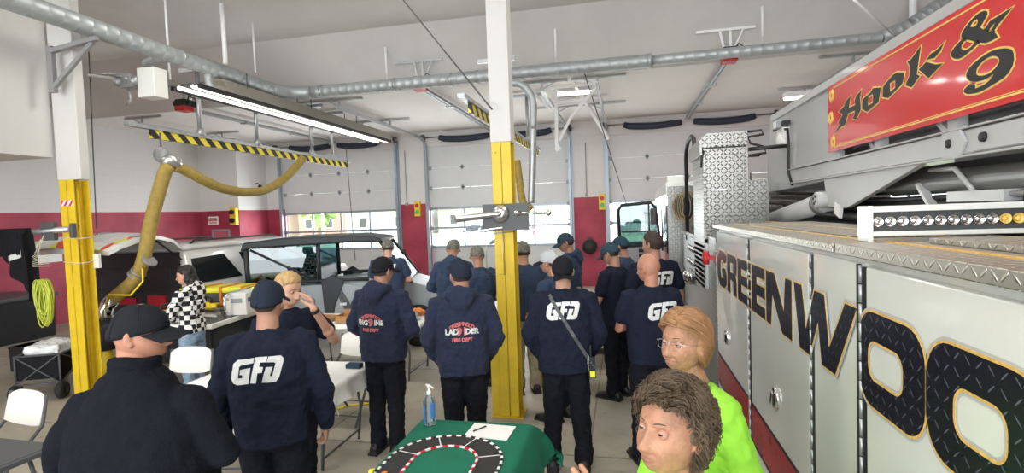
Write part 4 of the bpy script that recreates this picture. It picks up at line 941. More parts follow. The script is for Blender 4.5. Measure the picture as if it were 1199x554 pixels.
# ---------------------------------------------------------------- people
def fuse(name, mb, voxel, mats, parent=None, smooth=2, disp=None, seed=0, ydisp=None):
    """one continuous surface out of the overlapping closed shapes in mb"""
    me = bpy.data.meshes.new('tmp'); me.from_pydata(mb.v, [], mb.f)
    bm = bmesh.new(); bm.from_mesh(me); bmesh.ops.recalc_face_normals(bm, faces=bm.faces); bm.to_mesh(me); bm.free()
    o = bpy.data.objects.new('tmp', me); COL.objects.link(o)
    r = o.modifiers.new('r', 'REMESH'); r.mode = 'VOXEL'; r.voxel_size = voxel; r.use_smooth_shade = True
    if smooth: s = o.modifiers.new('s', 'SMOOTH'); s.factor = .5; s.iterations = smooth
    tx = []
    for (sc, st, mid) in (disp or []):
        t = bpy.data.textures.new('t', 'CLOUDS'); t.noise_scale = sc; t.noise_depth = 2; tx.append(t)
        d = o.modifiers.new('d', 'DISPLACE'); d.texture = t; d.strength = st; d.mid_level = mid; d.texture_coords = 'LOCAL'
    dg = bpy.context.evaluated_depsgraph_get(); dg.update()
    out = bpy.data.meshes.new_from_object(o.evaluated_get(dg)); out.name = name
    bpy.data.objects.remove(o); bpy.data.meshes.remove(me)
    out.materials.clear()
    for q in (mats if isinstance(mats, (list, tuple)) else [mats]): out.materials.append(M[q])
    out.polygons.foreach_set('use_smooth', [True]*len(out.polygons))
    return link(name, out, parent)
_ico = {}
def ico(n):
    if n not in _ico:
        bm = bmesh.new(); bmesh.ops.create_icosphere(bm, subdivisions=n, radius=1)
        _ico[n] = (np.array([v.co[:] for v in bm.verts]), [tuple(v.index for v in f.verts) for f in bm.faces]); bm.free()
    return _ico[n]
def G(d2, s): return np.exp(-d2/(2*s*s))
def head_pts(D, fem=0, jaw=1.0, nose=1.0, full=0, age=0):
    """D unit directions -> head surface, face towards +y, origin at eye level"""
    x, y, z = D[:, 0].copy(), D[:, 1].copy(), D[:, 2].copy()
    t = np.clip(-z, 0, 1); X = x*.0775; Z = z*.118+.004; Y = np.where(y > 0, y*.094, y*.102)
    X *= (1-.13*t**1.5)*jaw**t; fr = y > 0
    Y = np.where(fr, Y*(1+.62*t**2), Y*(1-.55*t**1.3))
    X *= 1+.10*t*t                                         # jaw keeps some width
    Z = np.where(z < 0, Z*(1-.0*t), Z)
    f = np.clip(y*3, 0, 1)
    ax = np.abs(X)
    # flatten the front of the face
    Y -= f*.008*G(ax**2, .05)*np.where(np.abs(Z) < .1, 1, 0)*0
    # sockets, brow, cheeks, nose, lips, chin
    Y -= f*(.0135+.003*age)*G((ax-.031)**2+((Z+.001)*1.35)**2, .0125)
    Y += f*.0045*G((ax-.028)**2*.5+(Z-.021)**2*3, .012)
    Y += f*.0060*G((ax-.046)**2+(Z+.034)**2, .016)
    Y -= f*.004*G((ax-.052)**2+(Z+.07)**2, .015)
    nz = np.clip((Z-.014)/(-.056), 0, 1.0)                  # 0 at bridge, 1 at tip
    prof = np.where((Z < .016) & (Z > -.043), nz**.9, np.where(Z <= -.043, np.clip(1-(-.043-Z)/.010, 0, 1), 0))
    Y += f*nose*(.0245+.001*age)*prof*G(X**2, .0062+.0040*nz)
    Y += f*nose*.0090*G((ax-.0125)**2+(Z+.039)**2, .0062)    # nostril wings
    la = 1-.45*age
    Y += f*.0052*la*G((Z+.063)**2*2.2, .0045)*G(X**2, .017)
    Y += f*.0060*la*G((Z+.076)**2*2.0, .0055)*G(X**2, .015)
    if age:
        tt = np.clip(((ax-.019)*.012+(-(Z+.043))*.036)/(.012**2+.036**2), 0, 1); dd = (ax-.019-.012*tt)**2+(Z+.043+.036*tt)**2
        Y -= f*age*.0042*G(dd, .0032); Y += f*age*.0040*G((ax-.036)**2+(Z+.052)**2, .011)
        Y -= f*age*.0020*G((ax-.030)**2*.35+(Z+.021)**2, .0030); Y += f*age*.0022*G((ax-.030)**2*.35+(Z+.014)**2, .004)
        Y += f*age*.0035*G(X**2+(Z+.040)**2, .0095); Y -= f*age*.0025*G((ax-.026)**2+(Z+.088)**2, .005)
    Y -= f*.0040*G((Z+.0692)**2*8, .0045)*G(X**2, .019)
    Y += f*.0070*G(X**2+(Z+.100)**2, .015)
    X *= 1+full*.10*G((Z+.05)**2, .04)
    Y += f*full*.004*G((ax-.03)**2+(Z+.075)**2, .02)
    return np.stack([X, Y, Z], 1)
def rot_head(P, yaw, pitch, roll=0):
    m = Matrix.Rotation(yaw, 3, 'Z') @ Matrix.Rotation(pitch, 3, 'X') @ Matrix.Rotation(roll, 3, 'Y')
    return P @ np.array(m).T
def ellring(c, rx, ry, n=2.4, seg=28, tilt=0, yaw=0):
    out = []
    for j in range(seg):
        a = 2*PI*j/seg; q, w = math.cos(a), math.sin(a)
        q = math.copysign(abs(q)**(2/n), q)*rx; w = math.copysign(abs(w)**(2/n), w)*ry
        x = q*math.cos(yaw)-w*math.sin(yaw); y = q*math.sin(yaw)+w*math.cos(yaw)
        out.append((c[0]+x, c[1]+y, c[2]+y*math.sin(tilt)))
    return out
def dome_loft(mb, rings):
    """loft with rounded-off ends"""
    def sh(r, k, dz):
        c = [sum(p[i] for p in r)/len(r) for i in range(3)]
        return [(c[0]+(p[0]-c[0])*k, c[1]+(p[1]-c[1])*k, p[2]+dz) for p in r]
    return mb.loft([sh(rings[0], .85, -.008)]+rings+[sh(rings[-1], .85, .006)])
def limb(mb, pts, rad, sub=5, seg=16):
    P = [Vector(p) for p in pts]; out = []; rr = []
    for i in range(len(P)-1):
        for k in range(sub):
            t = k/sub; out.append(P[i].lerp(P[i+1], t)); rr.append(rad[i]*(1-t)+rad[i+1]*t)
    out.append(P[-1]); rr.append(rad[-1]); mb.tube(out, rr, seg, dome=True)
def hand(mb, wrist, d, n, side, curl=.35, s=1.0, spread=.10, r0=.0085):
    """palm + four unequal bent fingers + thumb. d: forearm direction, n: palm normal, side: vector to the thumb side"""
    d = Vector(d).normalized(); n = (Vector(n)-d*Vector(n).dot(d)).normalized(); t = Vector(side); t = (t-d*t.dot(d)-n*t.dot(n)).normalized(); w = Vector(wrist)
    rings = []
    for (k, a, b) in ((-.015, .026, .021), (.01, .030, .019), (.04, .038, .0165), (.07, .041, .0145), (.088, .038, .012)):
        c = w+d*(k*s); rings.append([c+t*(a*s*math.cos(q))+n*(b*s*math.sin(q)) for q in [2*PI*j/14 for j in range(14)]])
    mb.loft(rings)
    for i, (o, L) in enumerate(((.030, .068), (.0105, .076), (-.0095, .071), (-.029, .056))):
        c = w+d*(.078*s)+t*(o*s); a = spread*(1.4-i)*.75; dd = (d*math.cos(a)+t*math.sin(a)).normalized(); p = [c]; ang = 0
        for q, (f, k) in enumerate(((.46, .8), (.30, 1.1), (.24, .9))):
            ang += curl*k*(1+.12*i); p.append(p[-1]+(dd*math.cos(ang)+n*math.sin(ang))*(L*f*s))
        limb(mb, p, [r0*s*1.05, r0*s, r0*s*.92, r0*s*.78], 2, 10)
    p0 = w+d*(.02*s)+t*(.022*s); a = Vector(p0); dd = (d*.72+t*.62+n*.32).normalized(); d2 = (d*.9+t*.30+n*.35).normalized()
    limb(mb, [a, a+dd*(.042*s), a+dd*(.042*s)+d2*(.030*s), a+dd*(.042*s)+d2*(.055*s)], [.0135*s, .0115*s, .0100*s, .0082*s], 2, 10)

POSES = {  # elbow and wrist of the right arm (x>0), mirrored for the left; 1.78 m figure facing +y
 'down': ((.265, -.03, 1.13), (.275, .05, .88)), 'front': ((.285, -.01, 1.14), (.10, .25, 1.05)), 'pocket': ((.262, -.05, 1.14), (.20, .10, .93)),
 'hips': ((.31, -.10, 1.15), (.20, .12, 1.02)), 'crossed': ((.25, .06, 1.14), (-.07, .22, 1.19)), 'phone': ((.22, .05, 1.15), (.10, .33, 1.22)), 'clasp': ((.285, -.02, 1.14), (.05, .24, .98))}
def person(label, loc, face, h=1.78, girth=1.0, top='long', topmat='navy', legmat='trouser', skin='skin', arms=('down', 'down'), head=(0, 0), cap=None, hair=None,
           fem=0, stance=.0, group=None, voxel=.0075, bvox=.006, lean=0, curl=.5, prints=(), extra=None, jaw=1.0, full=0, shoe='boot', name='person', hemz=.86, eyes=True, iris='iris', drop=0, age=0):
    s = h/1.78
    root = thing(name, label, 'person', (loc[0], loc[1], loc[2] if len(loc) > 2 else 0), face, group); root.scale = (s, s, s)
    g = girth; rnd = random.Random(label)
    shw = (.178 if not fem else .152)*(1+.35*(g-1)); lx = .098
    J = {}
    def lz(p):   # lean of the upper body about the hips
        v = Vector(p)
        if lean and v.z > .95: k = v.z-.95; v = Vector((v.x, v.y+k*math.sin(lean), .95+k*math.cos(lean)))
        return v
    A = {}
    for sd, ps in ((1, arms[1]), (-1, arms[0])):
        e, w = (POSES[ps] if isinstance(ps, str) else ps)
        if isinstance(ps, str): e = (e[0]*(1+.5*(g-1)), e[1], e[2]); e, w = Vector((e[0]*sd, e[1], e[2])), Vector((w[0]*sd, w[1], w[2]))
        else: e, w = Vector(e), Vector(w)
        sh = Vector((sd*shw, -.005, 1.425-drop)); A[sd] = (lz(sh), lz(e), lz(w))
    # ---- head
    D, F = ico(6 if bvox < .004 else 5); P = head_pts(D, fem, jaw, 1.0, full, age)
    hs = .99 if fem else 1.03; P = P*hs
    hc = np.array(lz((0, .035, 1.648))); yaw, pitch = head[0], head[1]
    P = rot_head(P, yaw, pitch)+hc; hm = Matrix.Translation(Vector(hc)) @ (Matrix.Rotation(yaw, 4, 'Z') @ Matrix.Rotation(pitch, 4, 'X'))
    B = MB(); B.add(P, F)
    for sd in (-1, 1):   # ears
        for (dy, dz, r1, r2, r3) in ((-.010, -.004, .009, .0175, .031), (.000, -.026, .008, .011, .014)):
            c = hm @ Vector((sd*.0825*hs, dy, dz-.004)); E_ = MB(); E_.sph((0, 0, 0), r1, r2, r3, 12, 8)
            mm = hm.to_3x3() @ Matrix.Rotation(sd*.45, 3, 'Z'); B.add([tuple(mm @ Vector(v)+c) for v in E_.v], E_.f)
    nb = lz((0, -.02, 1.47)); nk = .057 if not fem else .049; nk *= (1+.5*(g-1))
    B.tube([nb+Vector((0, -.005, -.06)), nb, hm @ Vector((0, -.018, -.075)), hm @ Vector((0, -.022, -.03))], [nk*1.25, nk, nk*.95, nk*.95], 20, dome=True)
    # ---- bare body underneath
    tr = [(.86, .15, .10), (1.0, .145, .10), (1.15, .15, .105), (1.30, .165, .105), (1.40, .15, .09), (1.46, .09, .07)]
    k_ = .92 if fem else 1
    dome_loft(B, [ellring(lz((0, -.005, z)), a*k_*.9, b*.9) for z, a, b in tr])
    for sd in (1, -1):
        sh, e, w = A[sd]; limb(B, [sh+Vector((-sd*.03, 0, 0)), e, w], [.046, .038*(1+.3*(g-1)), .0255], 8)
        ms = e.lerp(w, .3); B.sph(tuple(ms), .043*(1+.4*(g-1)) if not fem else .038, None, None, 12, 8)
        d = (w-e).normalized(); inn = Vector((-sd, 0, 0)); nrm = inn if abs(d.dot(inn)) < .85 else Vector((0, 0, -1))
        ex = (extra or {}).get('hand', {}).get(sd, {})
        hand(B, w, ex.get('d', d), ex.get('n', nrm), ex.get('t', Vector((0, 1, 0)) if abs(d.y) < .8 else Vector((0, 0, 1))), ex.get('curl', curl), .98 if not fem else .88, ex.get('spread', .14), .0088)
        fx = sd*(lx+stance*.5); limb(B, [(sd*.085, 0, .92), (sd*(.09+stance*.3), .012, .49), (fx, -.01, .09)], [.085, .05, .036], 5)
        B.tube([(fx, -.06, .04), (fx, .06, .035), (fx, .15, .03)], [.035, .035, .025], 10, dome=True)
    body = fuse('body', B, bvox, skin, root, 1)
    # ---- top
    T = MB(); jk = top in ('jacket', 'fleece'); hd = top == 'hoodie'; tee = top == 'tee'; off = .012 if tee else (.022 if jk else .018)
    hz = hemz
    if fem: tr = [(hz, .168, .115), (.95, .172, .118), (1.05, .155, .108), (1.15, .150, .105), (1.25, .162, .122), (1.33, .165, .118), (1.40, .150, .092), (1.445, .115, .075), (1.475, .072, .062)]
    else: tr = [(hz, .168, .120), (.95, .170, .122), (1.05, .166, .120), (1.15, .172, .124), (1.27, .184, .126), (1.36, .184, .118), (1.41, .170, .104), (1.445, .140, .090), (1.475, .100, .076), (1.50, .070, .066)]
    rings = []
    for i, (z, a, b) in enumerate(tr):
        if 1.3 < z < 1.47: z -= drop
        bel = 1+.9*(g-1)*math.exp(-((z-1.08)/.16)**2)
        gg = 1+.55*(g-1)
        o2 = off if z < 1.43 else off*.55
        if jk and i < 2: o2 += .008
        rings.append(ellring(lz((0, -.008+.012*(g-1)*8*math.exp(-((z-1.05)/.15)**2), z)), a*gg*(bel if z < 1.35 else 1)+o2, b*gg*bel+o2, 2.5))
    if jk or hd: rings.append(ellring(lz((0, -.010, 1.505)), .076, .072))
    dome_loft(T, rings)
    for sd in (1, -1):
        sh, e, w = A[sd]; ro = off*.75
        if tee:
            m_ = sh.lerp(e, .62); limb(T, [sh+Vector((-sd*.05, 0, -.01)), sh+Vector((sd*.005, 0, -.005)), m_], [.06+ro, .062+ro, .058+ro+.008], 4)
        else:
            wr = w-(w-e).normalized()*.02
            limb(T, [sh+Vector((-sd*.05, 0, -.01)), sh+Vector((sd*.005, 0, -.005)), sh.lerp(e, .55), e, e.lerp(wr, .55), wr], [.058+ro, .060+ro*1.1, .052+ro*1.2, .046+ro*1.2, .043+ro*1.2, .030+ro*.9], 4)
            if hd or jk: T.tube([wr-(w-e).normalized()*.03, wr+(w-e).normalized()*.015], .040, 14, dome=True)
    if hd:   # hood lying on the upper back
        n0 = lz((0, -.03, 1.49))
        T.tube([n0+Vector((-.105*math.cos(a)*-1, -.015-.085*math.sin(a), .012-.010*math.sin(a))) for a in [PI*k/12*1.0 for k in range(13)]], [.028+.022*math.sin(PI*k/12) for k in range(13)], 12, dome=True)
        T.tube([n0+Vector((0, -.105, .0)), n0+Vector((0, -.125, -.06)), n0+Vector((0, -.118, -.135))], [(.10, .035), (.085, .032), (.03, .014)], 14, dome=True)
        T.tube([lz((0, .0, hz)), lz((0, 0, hz+.03))], [(.165*(1+.7*(g-1)), .125*(1+.7*(g-1))), (.178*(1+.7*(g-1)), .136*(1+.7*(g-1)))], 28)
    if top == 'fleece':
        T.tube([lz((0, -.008, 1.46)), lz((0, -.004, 1.51)), lz((0, -.002, 1.56))], [(.096, .09), (.090, .084), (.094, .088)], 24)
    folds = {'tee': [(.10, .020, .5), (.035, .006, .5)], 'long': [(.09, .032, .5), (.035, .011, .5)], 'hoodie': [(.10, .040, .5), (.04, .013, .5)], 'jacket': [(.11, .042, .5), (.045, .013, .5)], 'fleece': [(.13, .030, .5), (.05, .008, .5)]}[top]
    nm = {'tee': 't_shirt', 'long': 'shirt', 'hoodie': 'hoodie', 'jacket': 'jacket', 'fleece': 'fleece_jacket'}[top]
    shirt = fuse(nm, T, voxel, topmat, root, {'tee': 6, 'long': 8, 'hoodie': 6, 'jacket': 10, 'fleece': 22}[top], folds)
    # ---- trousers and boots
    Q = MB(); gl = 1+.6*(g-1)
    dome_loft(Q, [ellring((0, -.005, z), a*gl, b*gl, 2.4) for z, a, b in ((.83, .150, .120), (.90, .168, .128), (.97, .165, .124), (1.03, .158, .118))])
    for sd in (1, -1):
        fx = sd*(lx+stance*.5); kx = sd*(.092+stance*.3)
        limb(Q, [(sd*.082, -.005, .90), (sd*.088, .0, .78), (kx, .008, .50), (fx, -.012, .22), (fx, -.008, .085)], [.094*gl, .096*gl, .074*gl, .064*gl, .072*gl], 5)
        if legmat == 'trouser': Q.box(kx+sd*.055-.02, kx+sd*.055+.025, -.06, .07, .56, .74)
    fuse('jeans' if legmat == 'jeans' else 'trousers', Q, .009, legmat, root, 3, [(.07, .026, .5), (.03, .008, .5)])
    for sd in (1, -1):
        fx = sd*(lx+stance*.5); K = MB(); rg = []
        for (y, w_, t_, zt) in ((-.115, .030, .05, .07), (-.09, .040, .07, .10), (-.03, .043, .08, .13), (.04, .045, .06, .10), (.10, .048, .035, .075), (.155, .044, .03, .065), (.185, .028, .022, .05)):
            rg.append([(fx+w_*math.copysign(abs(math.cos(a))**.8, math.cos(a))+sd*max(0, y)*.12, y, max(.0, zt*.5+zt*.5*math.sin(a)) if math.sin(a) > 0 else max(0., zt*.5+zt*.5*math.sin(a))) for a in [2*PI*j/16 for j in range(16)]])
        K.loft(rg); bt = K.build(shoe, 'boot', root)
        K = MB(); K.prism([(fx-.046, -.118), (fx+.046, -.118), (fx+.052+sd*.01, .08), (fx+.04+sd*.022, .19), (fx-.04+sd*.022, .19), (fx-.052+sd*.01, .08)], 'z', 0, .022); K.build('sole', 'rubber', bt)
    # ---- face parts
    def hb(name, mb, m_, par=root, **kw): return mb.build(name, m_, par, xf=hm @ Matrix.Scale(hs, 4), **kw)
    if eyes:
        for sd in (-1, 1):
            E_ = MB(); c = np.array((sd*.031, .0740-.0012*age, .000)); DD, FF = ico(4); r_ = .0122
            pts = DD*r_+c; mi = []
            gaze = Vector((-.02, 1, .02 if age else -.05)).normalized()
            for f in FF:
                n_ = Vector(DD[list(f)].mean(0)).normalized(); q = n_.dot(gaze)
                mi.append(2 if q > .955 else (1 if q > .82 else 0))
            E_.v = [tuple(p) for p in pts]; E_.f = list(FF); E_.m = mi; E_.sm = [True]*len(FF); eo = hb('eye', E_, ['eye_white', iris, 'black_gloss'])
            if True:
                L_ = MB(); sel = [f for f in FF if (lambda n_: n_[1] > -.2 and (n_[2] > (.20 if age else .16)-.22*abs(n_[0]) or n_[2] < (-.24 if age else -.32)+.16*abs(n_[0])))(DD[list(f)].mean(0))]
                L_.v = [tuple(p) for p in DD*(r_+.0018)+c]; L_.f = sel; L_.m = [0]*len(sel); L_.sm = [True]*len(sel); hb('eyelid', L_, 'lid', eo)
            br = MB(); br.tube([(sd*(.014+.034*k/6), .0935-.012*(k/6)**2*1.6-(0 if k < 5 else .003), (.0215 if fem else .0185)+.005*math.sin(PI*k/7)-(.003 if k == 6 else 0)) for k in range(7)], [q*(.75 if fem else 1) for q in (.0016, .0024, .0026, .0025, .0022, .0016, .001)], 6)
            hb('eyebrow', br, 'hair_brown' if fem else 'hair_short')
        lp = MB(); f_ = .0
        for zc, th, yy in ((-.0635, .0026, .0975-.0015*age), (-.0745, .0032, .0975-.0015*age)):
            lp.tube([((k-5)*.0046, yy-.010*((k-5)/5)**2*1.3, zc+(.0010*math.cos((k-5)*1.2) if zc > -.07 else .002*((k-5)/5)**2)*(1)) for k in range(11)], [(th*(.5-.15*age)*(1-((k-5)/5.3)**2)+.0004, th*(1-.4*age)*(1-((k-5)/5.3)**2)+.0004) for k in range(11)], 8)
        if bvox < .004: hb('lips', lp, 'lip')
    # ---- hair and cap
    def shell(name, m_, mask, thick, nz=.0, par=root, nsc=40):
        D5, F5 = ico(5); H_ = head_pts(D5)*hs; k = np.array([mask(*p) for p in H_/hs]); nn = D5/np.linalg.norm(D5*np.array([1, 1, 1]), axis=1)[:, None]
        no = np.array([noise.noise(Vector(p*nsc)) for p in H_]) if nz else 0
        H_ = H_+nn*(np.where(k > 0, thick*np.clip(k, 0, 1), -.010)+np.where(k > 0, nz*no, 0))[:, None]
        o_ = MB(); o_.v = [tuple(p) for p in H_]; o_.f = list(F5); o_.m = [0]*len(F5); o_.sm = [True]*len(F5)
        return o_.build(name, m_, par, xf=hm)
    def crop(x, y, z, top=.055, side=.012, back=-.065):
        lim = np.interp(y, [-.09, -.03, .015, .03, .06, .09], [back, -.045, -.015 if abs(x) > .05 else .0, .035, top, top+.005])
        return (z-lim)/.012 if not cap or z < .035 else -1
    if hair == 'short': shell('hair', 'hair_short', crop, .006, .003)
    if hair == 'blond': shell('hair', 'hair_blond', crop, .014, .010)
    if hair == 'buzz': shell('hair', 'hair_short', lambda x, y, z: crop(x, y, z)*.6, .0018)
    if hair == 'dark': shell('hair', 'hair_short', lambda x, y, z: crop(x, y, z, .06), .010, .004)
    if cap:
        cm, back, tiltc = cap[0], cap[1], (cap[2] if len(cap) > 2 else 0)
        C_ = MB(); K = 14; seg = 36; rings = []
        for inner in (0, 1):
            rr = []
            for i in range(K+1):
                a = (PI/2)*i/K; c, q = math.cos(a), math.sin(a)
                rx, ry, rz = (.0865, .108, .098) if not inner else (.083, .1045, .094)
                cc = max(c**.82, .015)
                rr.append([(rx*cc*math.cos(b), ry*cc*math.sin(b)-.004, .004+.116*q+.23*(ry*cc*math.sin(b))*(1-q)+(.0 if i > 1 else -.003*(1-i)) - (.004*q if inner else 0)) for b in [2*PI*j/seg for j in range(seg)]])
            rings += rr if not inner else rr[::-1]
        rt = Matrix.Rotation(tiltc, 4, 'X')
        def cx(v): v = rt @ Vector(v); return tuple(v)
        rings = [[cx(p) for p in r] for r in rings]
        C_.loft(rings, closed=True)
        C_.sph(cx((0, -.004, .121)), .007, .007, .004, 8, 5)
        sg = -1 if back else 1
        for k in range(6): # panel seams
            a = PI*k/3+.26; C_.tube([cx((.0872*math.cos(b)**.82*math.cos(a), .1087*math.cos(b)**.82*math.sin(a)-.004, .004+.1165*math.sin(b)+.23*.108*math.cos(b)**.82*math.sin(a)*(1-math.sin(b)))) for b in [PI/2*j/8*.98 for j in range(9)]], .0012, 4)
        hc_ = hm @ Matrix.Scale(hs*1.01, 4); co = C_.build('cap', cm, root, xf=hc_)
        V_ = MB(); top_ = []; nb_ = 14; nr = 7
        for sidez in (0, -.003):
            for i in range(nr+1):
                for j in range(nb_+1):
                    u = (j/nb_*2-1); t_ = i/nr; x = .080*u; y0_ = math.sqrt(max(0, 1-(u*.93)**2))*.104-.006; y1_ = .104+.075*math.sqrt(max(0, 1-abs(u)**2.6))
                    y = y0_+(max(y1_, y0_+.004)-y0_)*t_; z = (.027 if not back else -.016)-.020*abs(u)**2-.018*t_-.010*t_*abs(u)+sidez
                    top_.append(cx((x, y*sg, z)))
        n1 = (nr+1)*(nb_+1); fs = []
        for sdd in (0, 1):
            for i in range(nr):
                for j in range(nb_):
                    a = sdd*n1+i*(nb_+1)+j; q = (a, a+1, a+nb_+2, a+nb_+1); fs.append(q if sdd else q[::-1])
        for i in range(nr):
            for j in (0, nb_): a = i*(nb_+1)+j; fs.append((a, a+nb_+1, n1+a+nb_+1, n1+a))
        for j in range(nb_):
            for i in (0, nr): a = i*(nb_+1)+j; fs.append((a, a+1, n1+a+1, n1+a))
        V_.add(top_, fs, 0, True); V_.build('brim', cap[3] if len(cap) > 3 else cm, co, xf=hc_)
        if not back: C2 = MB(); C2.tube([cx((.03*math.cos(a), -.1125+.006*abs(math.cos(a)), -.018+.036*math.sin(a))) for a in [PI*j/10 for j in range(11)]], .0022, 5); C2.build('strap_opening', 'black', co, xf=hc_)
    root['_'] = 0; del root['_']
    return dict(root=root, shirt=shirt, hm=hm, hs=hs, body=body, A=A, lz=lz, g=g, s=s)
def decal(p, vf, name, m_, cx=0, cz=1.33, back=True, off=.0025, par=None, curve=True, tgt=None):
    """lay a flat print on the shirt; vf in metres, x right / y up as read"""
    sh = tgt or p['shirt']; me = sh.data
    bv = BVHTree.FromPolygons([v.co for v in me.vertices], [tuple(q.vertices) for q in me.polygons])
    bm = bmesh.new(); vs = [bm.verts.new(v) for v in vf[0]]
    for f in vf[1]:
        try: bm.faces.new([vs[i] for i in f])
        except ValueError: pass
    bm.normal_update()
    bmesh.ops.delete(bm, geom=[f for f in bm.faces if f.normal.z < .5], context='FACES'); bmesh.ops.delete(bm, geom=[v for v in bm.verts if not v.link_faces], context='VERTS')
    bmesh.ops.triangulate(bm, faces=bm.faces)
    for _ in range(5):
        lg = [e for e in bm.edges if e.calc_length() > .014]
        if not lg: break
        bmesh.ops.subdivide_edges(bm, edges=lg, cuts=1); bmesh.ops.triangulate(bm, faces=[f for f in bm.faces if len(f.verts) > 3])
    sg = 1 if back else -1
    for v in bm.verts:
        x = cx+v.co.x*sg; z = cz+v.co.y; o_ = Vector((x, -1.0 if back else 1.0, z)); d_ = Vector((0, sg, 0))
        hit = bv.ray_cast(o_, d_)
        v.co = Vector((x, (hit[0].y if hit[0] else 0)-sg*off, z)) if hit[0] else Vector((x, 0, z))
    m2 = bpy.data.meshes.new(name); bm.to_mesh(m2); bm.free(); m2.materials.append(M[m_]); m2.polygons.foreach_set('use_smooth', [True]*len(m2.polygons))
    return link(name, m2, sh)
def logo_gfd(w=.27):
    P = [[(.160,.47),(.215,.395),(.24,.355),(.47,.335),(.455,.40),(.30,.415),(.27,.44),(.245,.69),(.32,.70),(.335,.66),(.30,.65),(.315,.50),(.44,.485),(.40,.855),(.25,.875),(.19,.84),(.165,.75)]]
    g1 = [[(255,165),(437,155),(428,215),(290,232),(268,248),(243,388),(292,390),(297,350),(268,348),(276,285),(395,268),(362,462),(235,472),(185,450),(158,400),(165,330),(195,215)]]
    f1 = [[(450,150),(593,148),(580,212),(505,215),(494,262),(540,268),(528,332),(480,330),(455,455),(388,452)]]
    d1 = [[(606,150),(740,152),(768,185),(762,240),(715,410),(680,455),(625,465),(520,455),(572,270),(650,275),(612,382),(638,388),(680,235),(660,222),(583,215)]]
    k = w/610; vs = []; fs = []
    for g_ in (g1, f1, d1):
        v, f = flat_mesh([[((x-463)*k, (310-y)*k) for x, y in g_[0]]], 0, .001); b = len(vs); vs += v; fs += [tuple(b+i for i in q) for q in f]
    return vs, fs
def arc_text(txt, r, size, a_span, flip=1, offset=.001):
    vs = []; fs = []; n = len(txt)
    for i, ch in enumerate(txt):
        a = (i-(n-1)/2)/(n-1)*a_span; v, f = text_mesh(ch, size, offset=offset)
        c, q = math.cos(-a), math.sin(-a); b = len(vs)
        for p in v: x, y = p[0], p[1]+r; vs.append((x*c-y*q, x*q+y*c-r, p[2]))
        fs += [tuple(b+j for j in g_) for g_ in f]
    return vs, fs
def shiftv(vf, dx=0, dy=0, sx=1, sy=1): return [(v[0]*sx+dx, v[1]*sy+dy, v[2]) for v in vf[0]], vf[1]
def logo_engine(p, cx, cz, left, right, num):
    decal(p, arc_text('GREENWOOD', .14, .042, 1.25, offset=.0018), 'print', 'print_red', cx, cz+.062)
    decal(p, shiftv(text_mesh(left, .062, offset=.003), -.078 if len(left) < 3 else -.08, 0, .9), 'print', 'print_white', cx, cz)
    decal(p, shiftv(text_mesh(right, .062, offset=.003), .078, 0, .9), 'print', 'print_white', cx, cz)
    decal(p, text_mesh(num, .088, offset=.004), 'print', 'print_red', cx, cz)
    decal(p, text_mesh('FIRE DEPT', .036, offset=.0018), 'print', 'print_red', cx, cz-.062)
def deg(a): return R(a)
# 1 near man in profile, dark fleece
p1 = person('man in a plain dark fleece jacket and black cap, nearest person in front', (-2.01, 1.78), deg(16), 1.80, 1.34, 'fleece', 'fleece', skin='skin_red', arms=('front', 'front'), head=(deg(-80), deg(-4)), cap=('cap_black', False, .0), hair='buzz', bvox=.004, jaw=1.05, full=.6, drop=.06)
# 2 long-sleeved GFD shirt
p2 = person('man in a navy long-sleeved GFD shirt in front of the blond man', (-2.02, 2.62), deg(24), 1.79, 1.12, 'long', 'navy', skin='skin', arms=('down', 'down'), head=(deg(-8), deg(-2)), cap=('cap_navy', False, .02), hair='buzz', full=.5)
decal(p2, logo_gfd(.275), 'print', 'print_white', -.035, 1.30)
# 3 blond man
p3 = person('blond man in a dark T-shirt pressing a hand to his face', (-2.42, 3.35), deg(-118), 1.76, 1.08, 'tee', 'navy', skin='skin_fair', arms=(((-.30, .12, 1.22), (-.10, .20, 1.50)), 'down'), head=(deg(14), deg(-12)), hair='blond', bvox=.005,
            extra={'hand': {-1: dict(d=Vector((.35, -.1, .9)), n=Vector((.5, -.85, 0)), t=Vector((.3, -.4, .2)), curl=.25)}})
decal(p3, shiftv(text_mesh('9', .07, offset=.004), 0, 0), 'print', 'print_white', .07, 1.34, back=False)
# 4 woman in checkered sweater
p4 = person('woman with long dark hair in a black and white checkered cardigan and jeans', (-4.95, 5.1), deg(98), 1.66, .92, 'hoodie', 'checkered', legmat='jeans', skin='skin_fair', arms=(((-.22, .12, 1.16), (-.12, .38, 1.22)), ((.20, .10, 1.10), (.05, .30, 1.08))), head=(deg(16), deg(-6)), fem=1, bvox=.005, hemz=.95, voxel=.007)
# 5 ENGINE hoodie
p5 = person('man in a navy hoodie with an ENGINE 9 print on the back', (-2.14, 4.3), deg(-4), 1.78, 1.12, 'hoodie', 'navy_hood', skin='skin', arms=('clasp', 'clasp'), head=(deg(-16), deg(-6)), cap=('cap_black', False, .02), hair='buzz')
logo_engine(p5, -.03, 1.21, 'ENG', 'INE', '9')
# 6 bald-capped man behind
p6 = person('broad man in a dark T-shirt standing beside the front of the utility vehicle', (-3.55, 7.4), deg(22), 1.80, 1.18, 'tee', 'navy_haze', skin='skin_fair', arms=('crossed', 'front'), head=(0, deg(-10)), cap=('cap_camo', False, .0), hair='buzz')
decal(p6, text_mesh('7', .10, offset=.006), 'print', 'print_white', .09, 1.36)
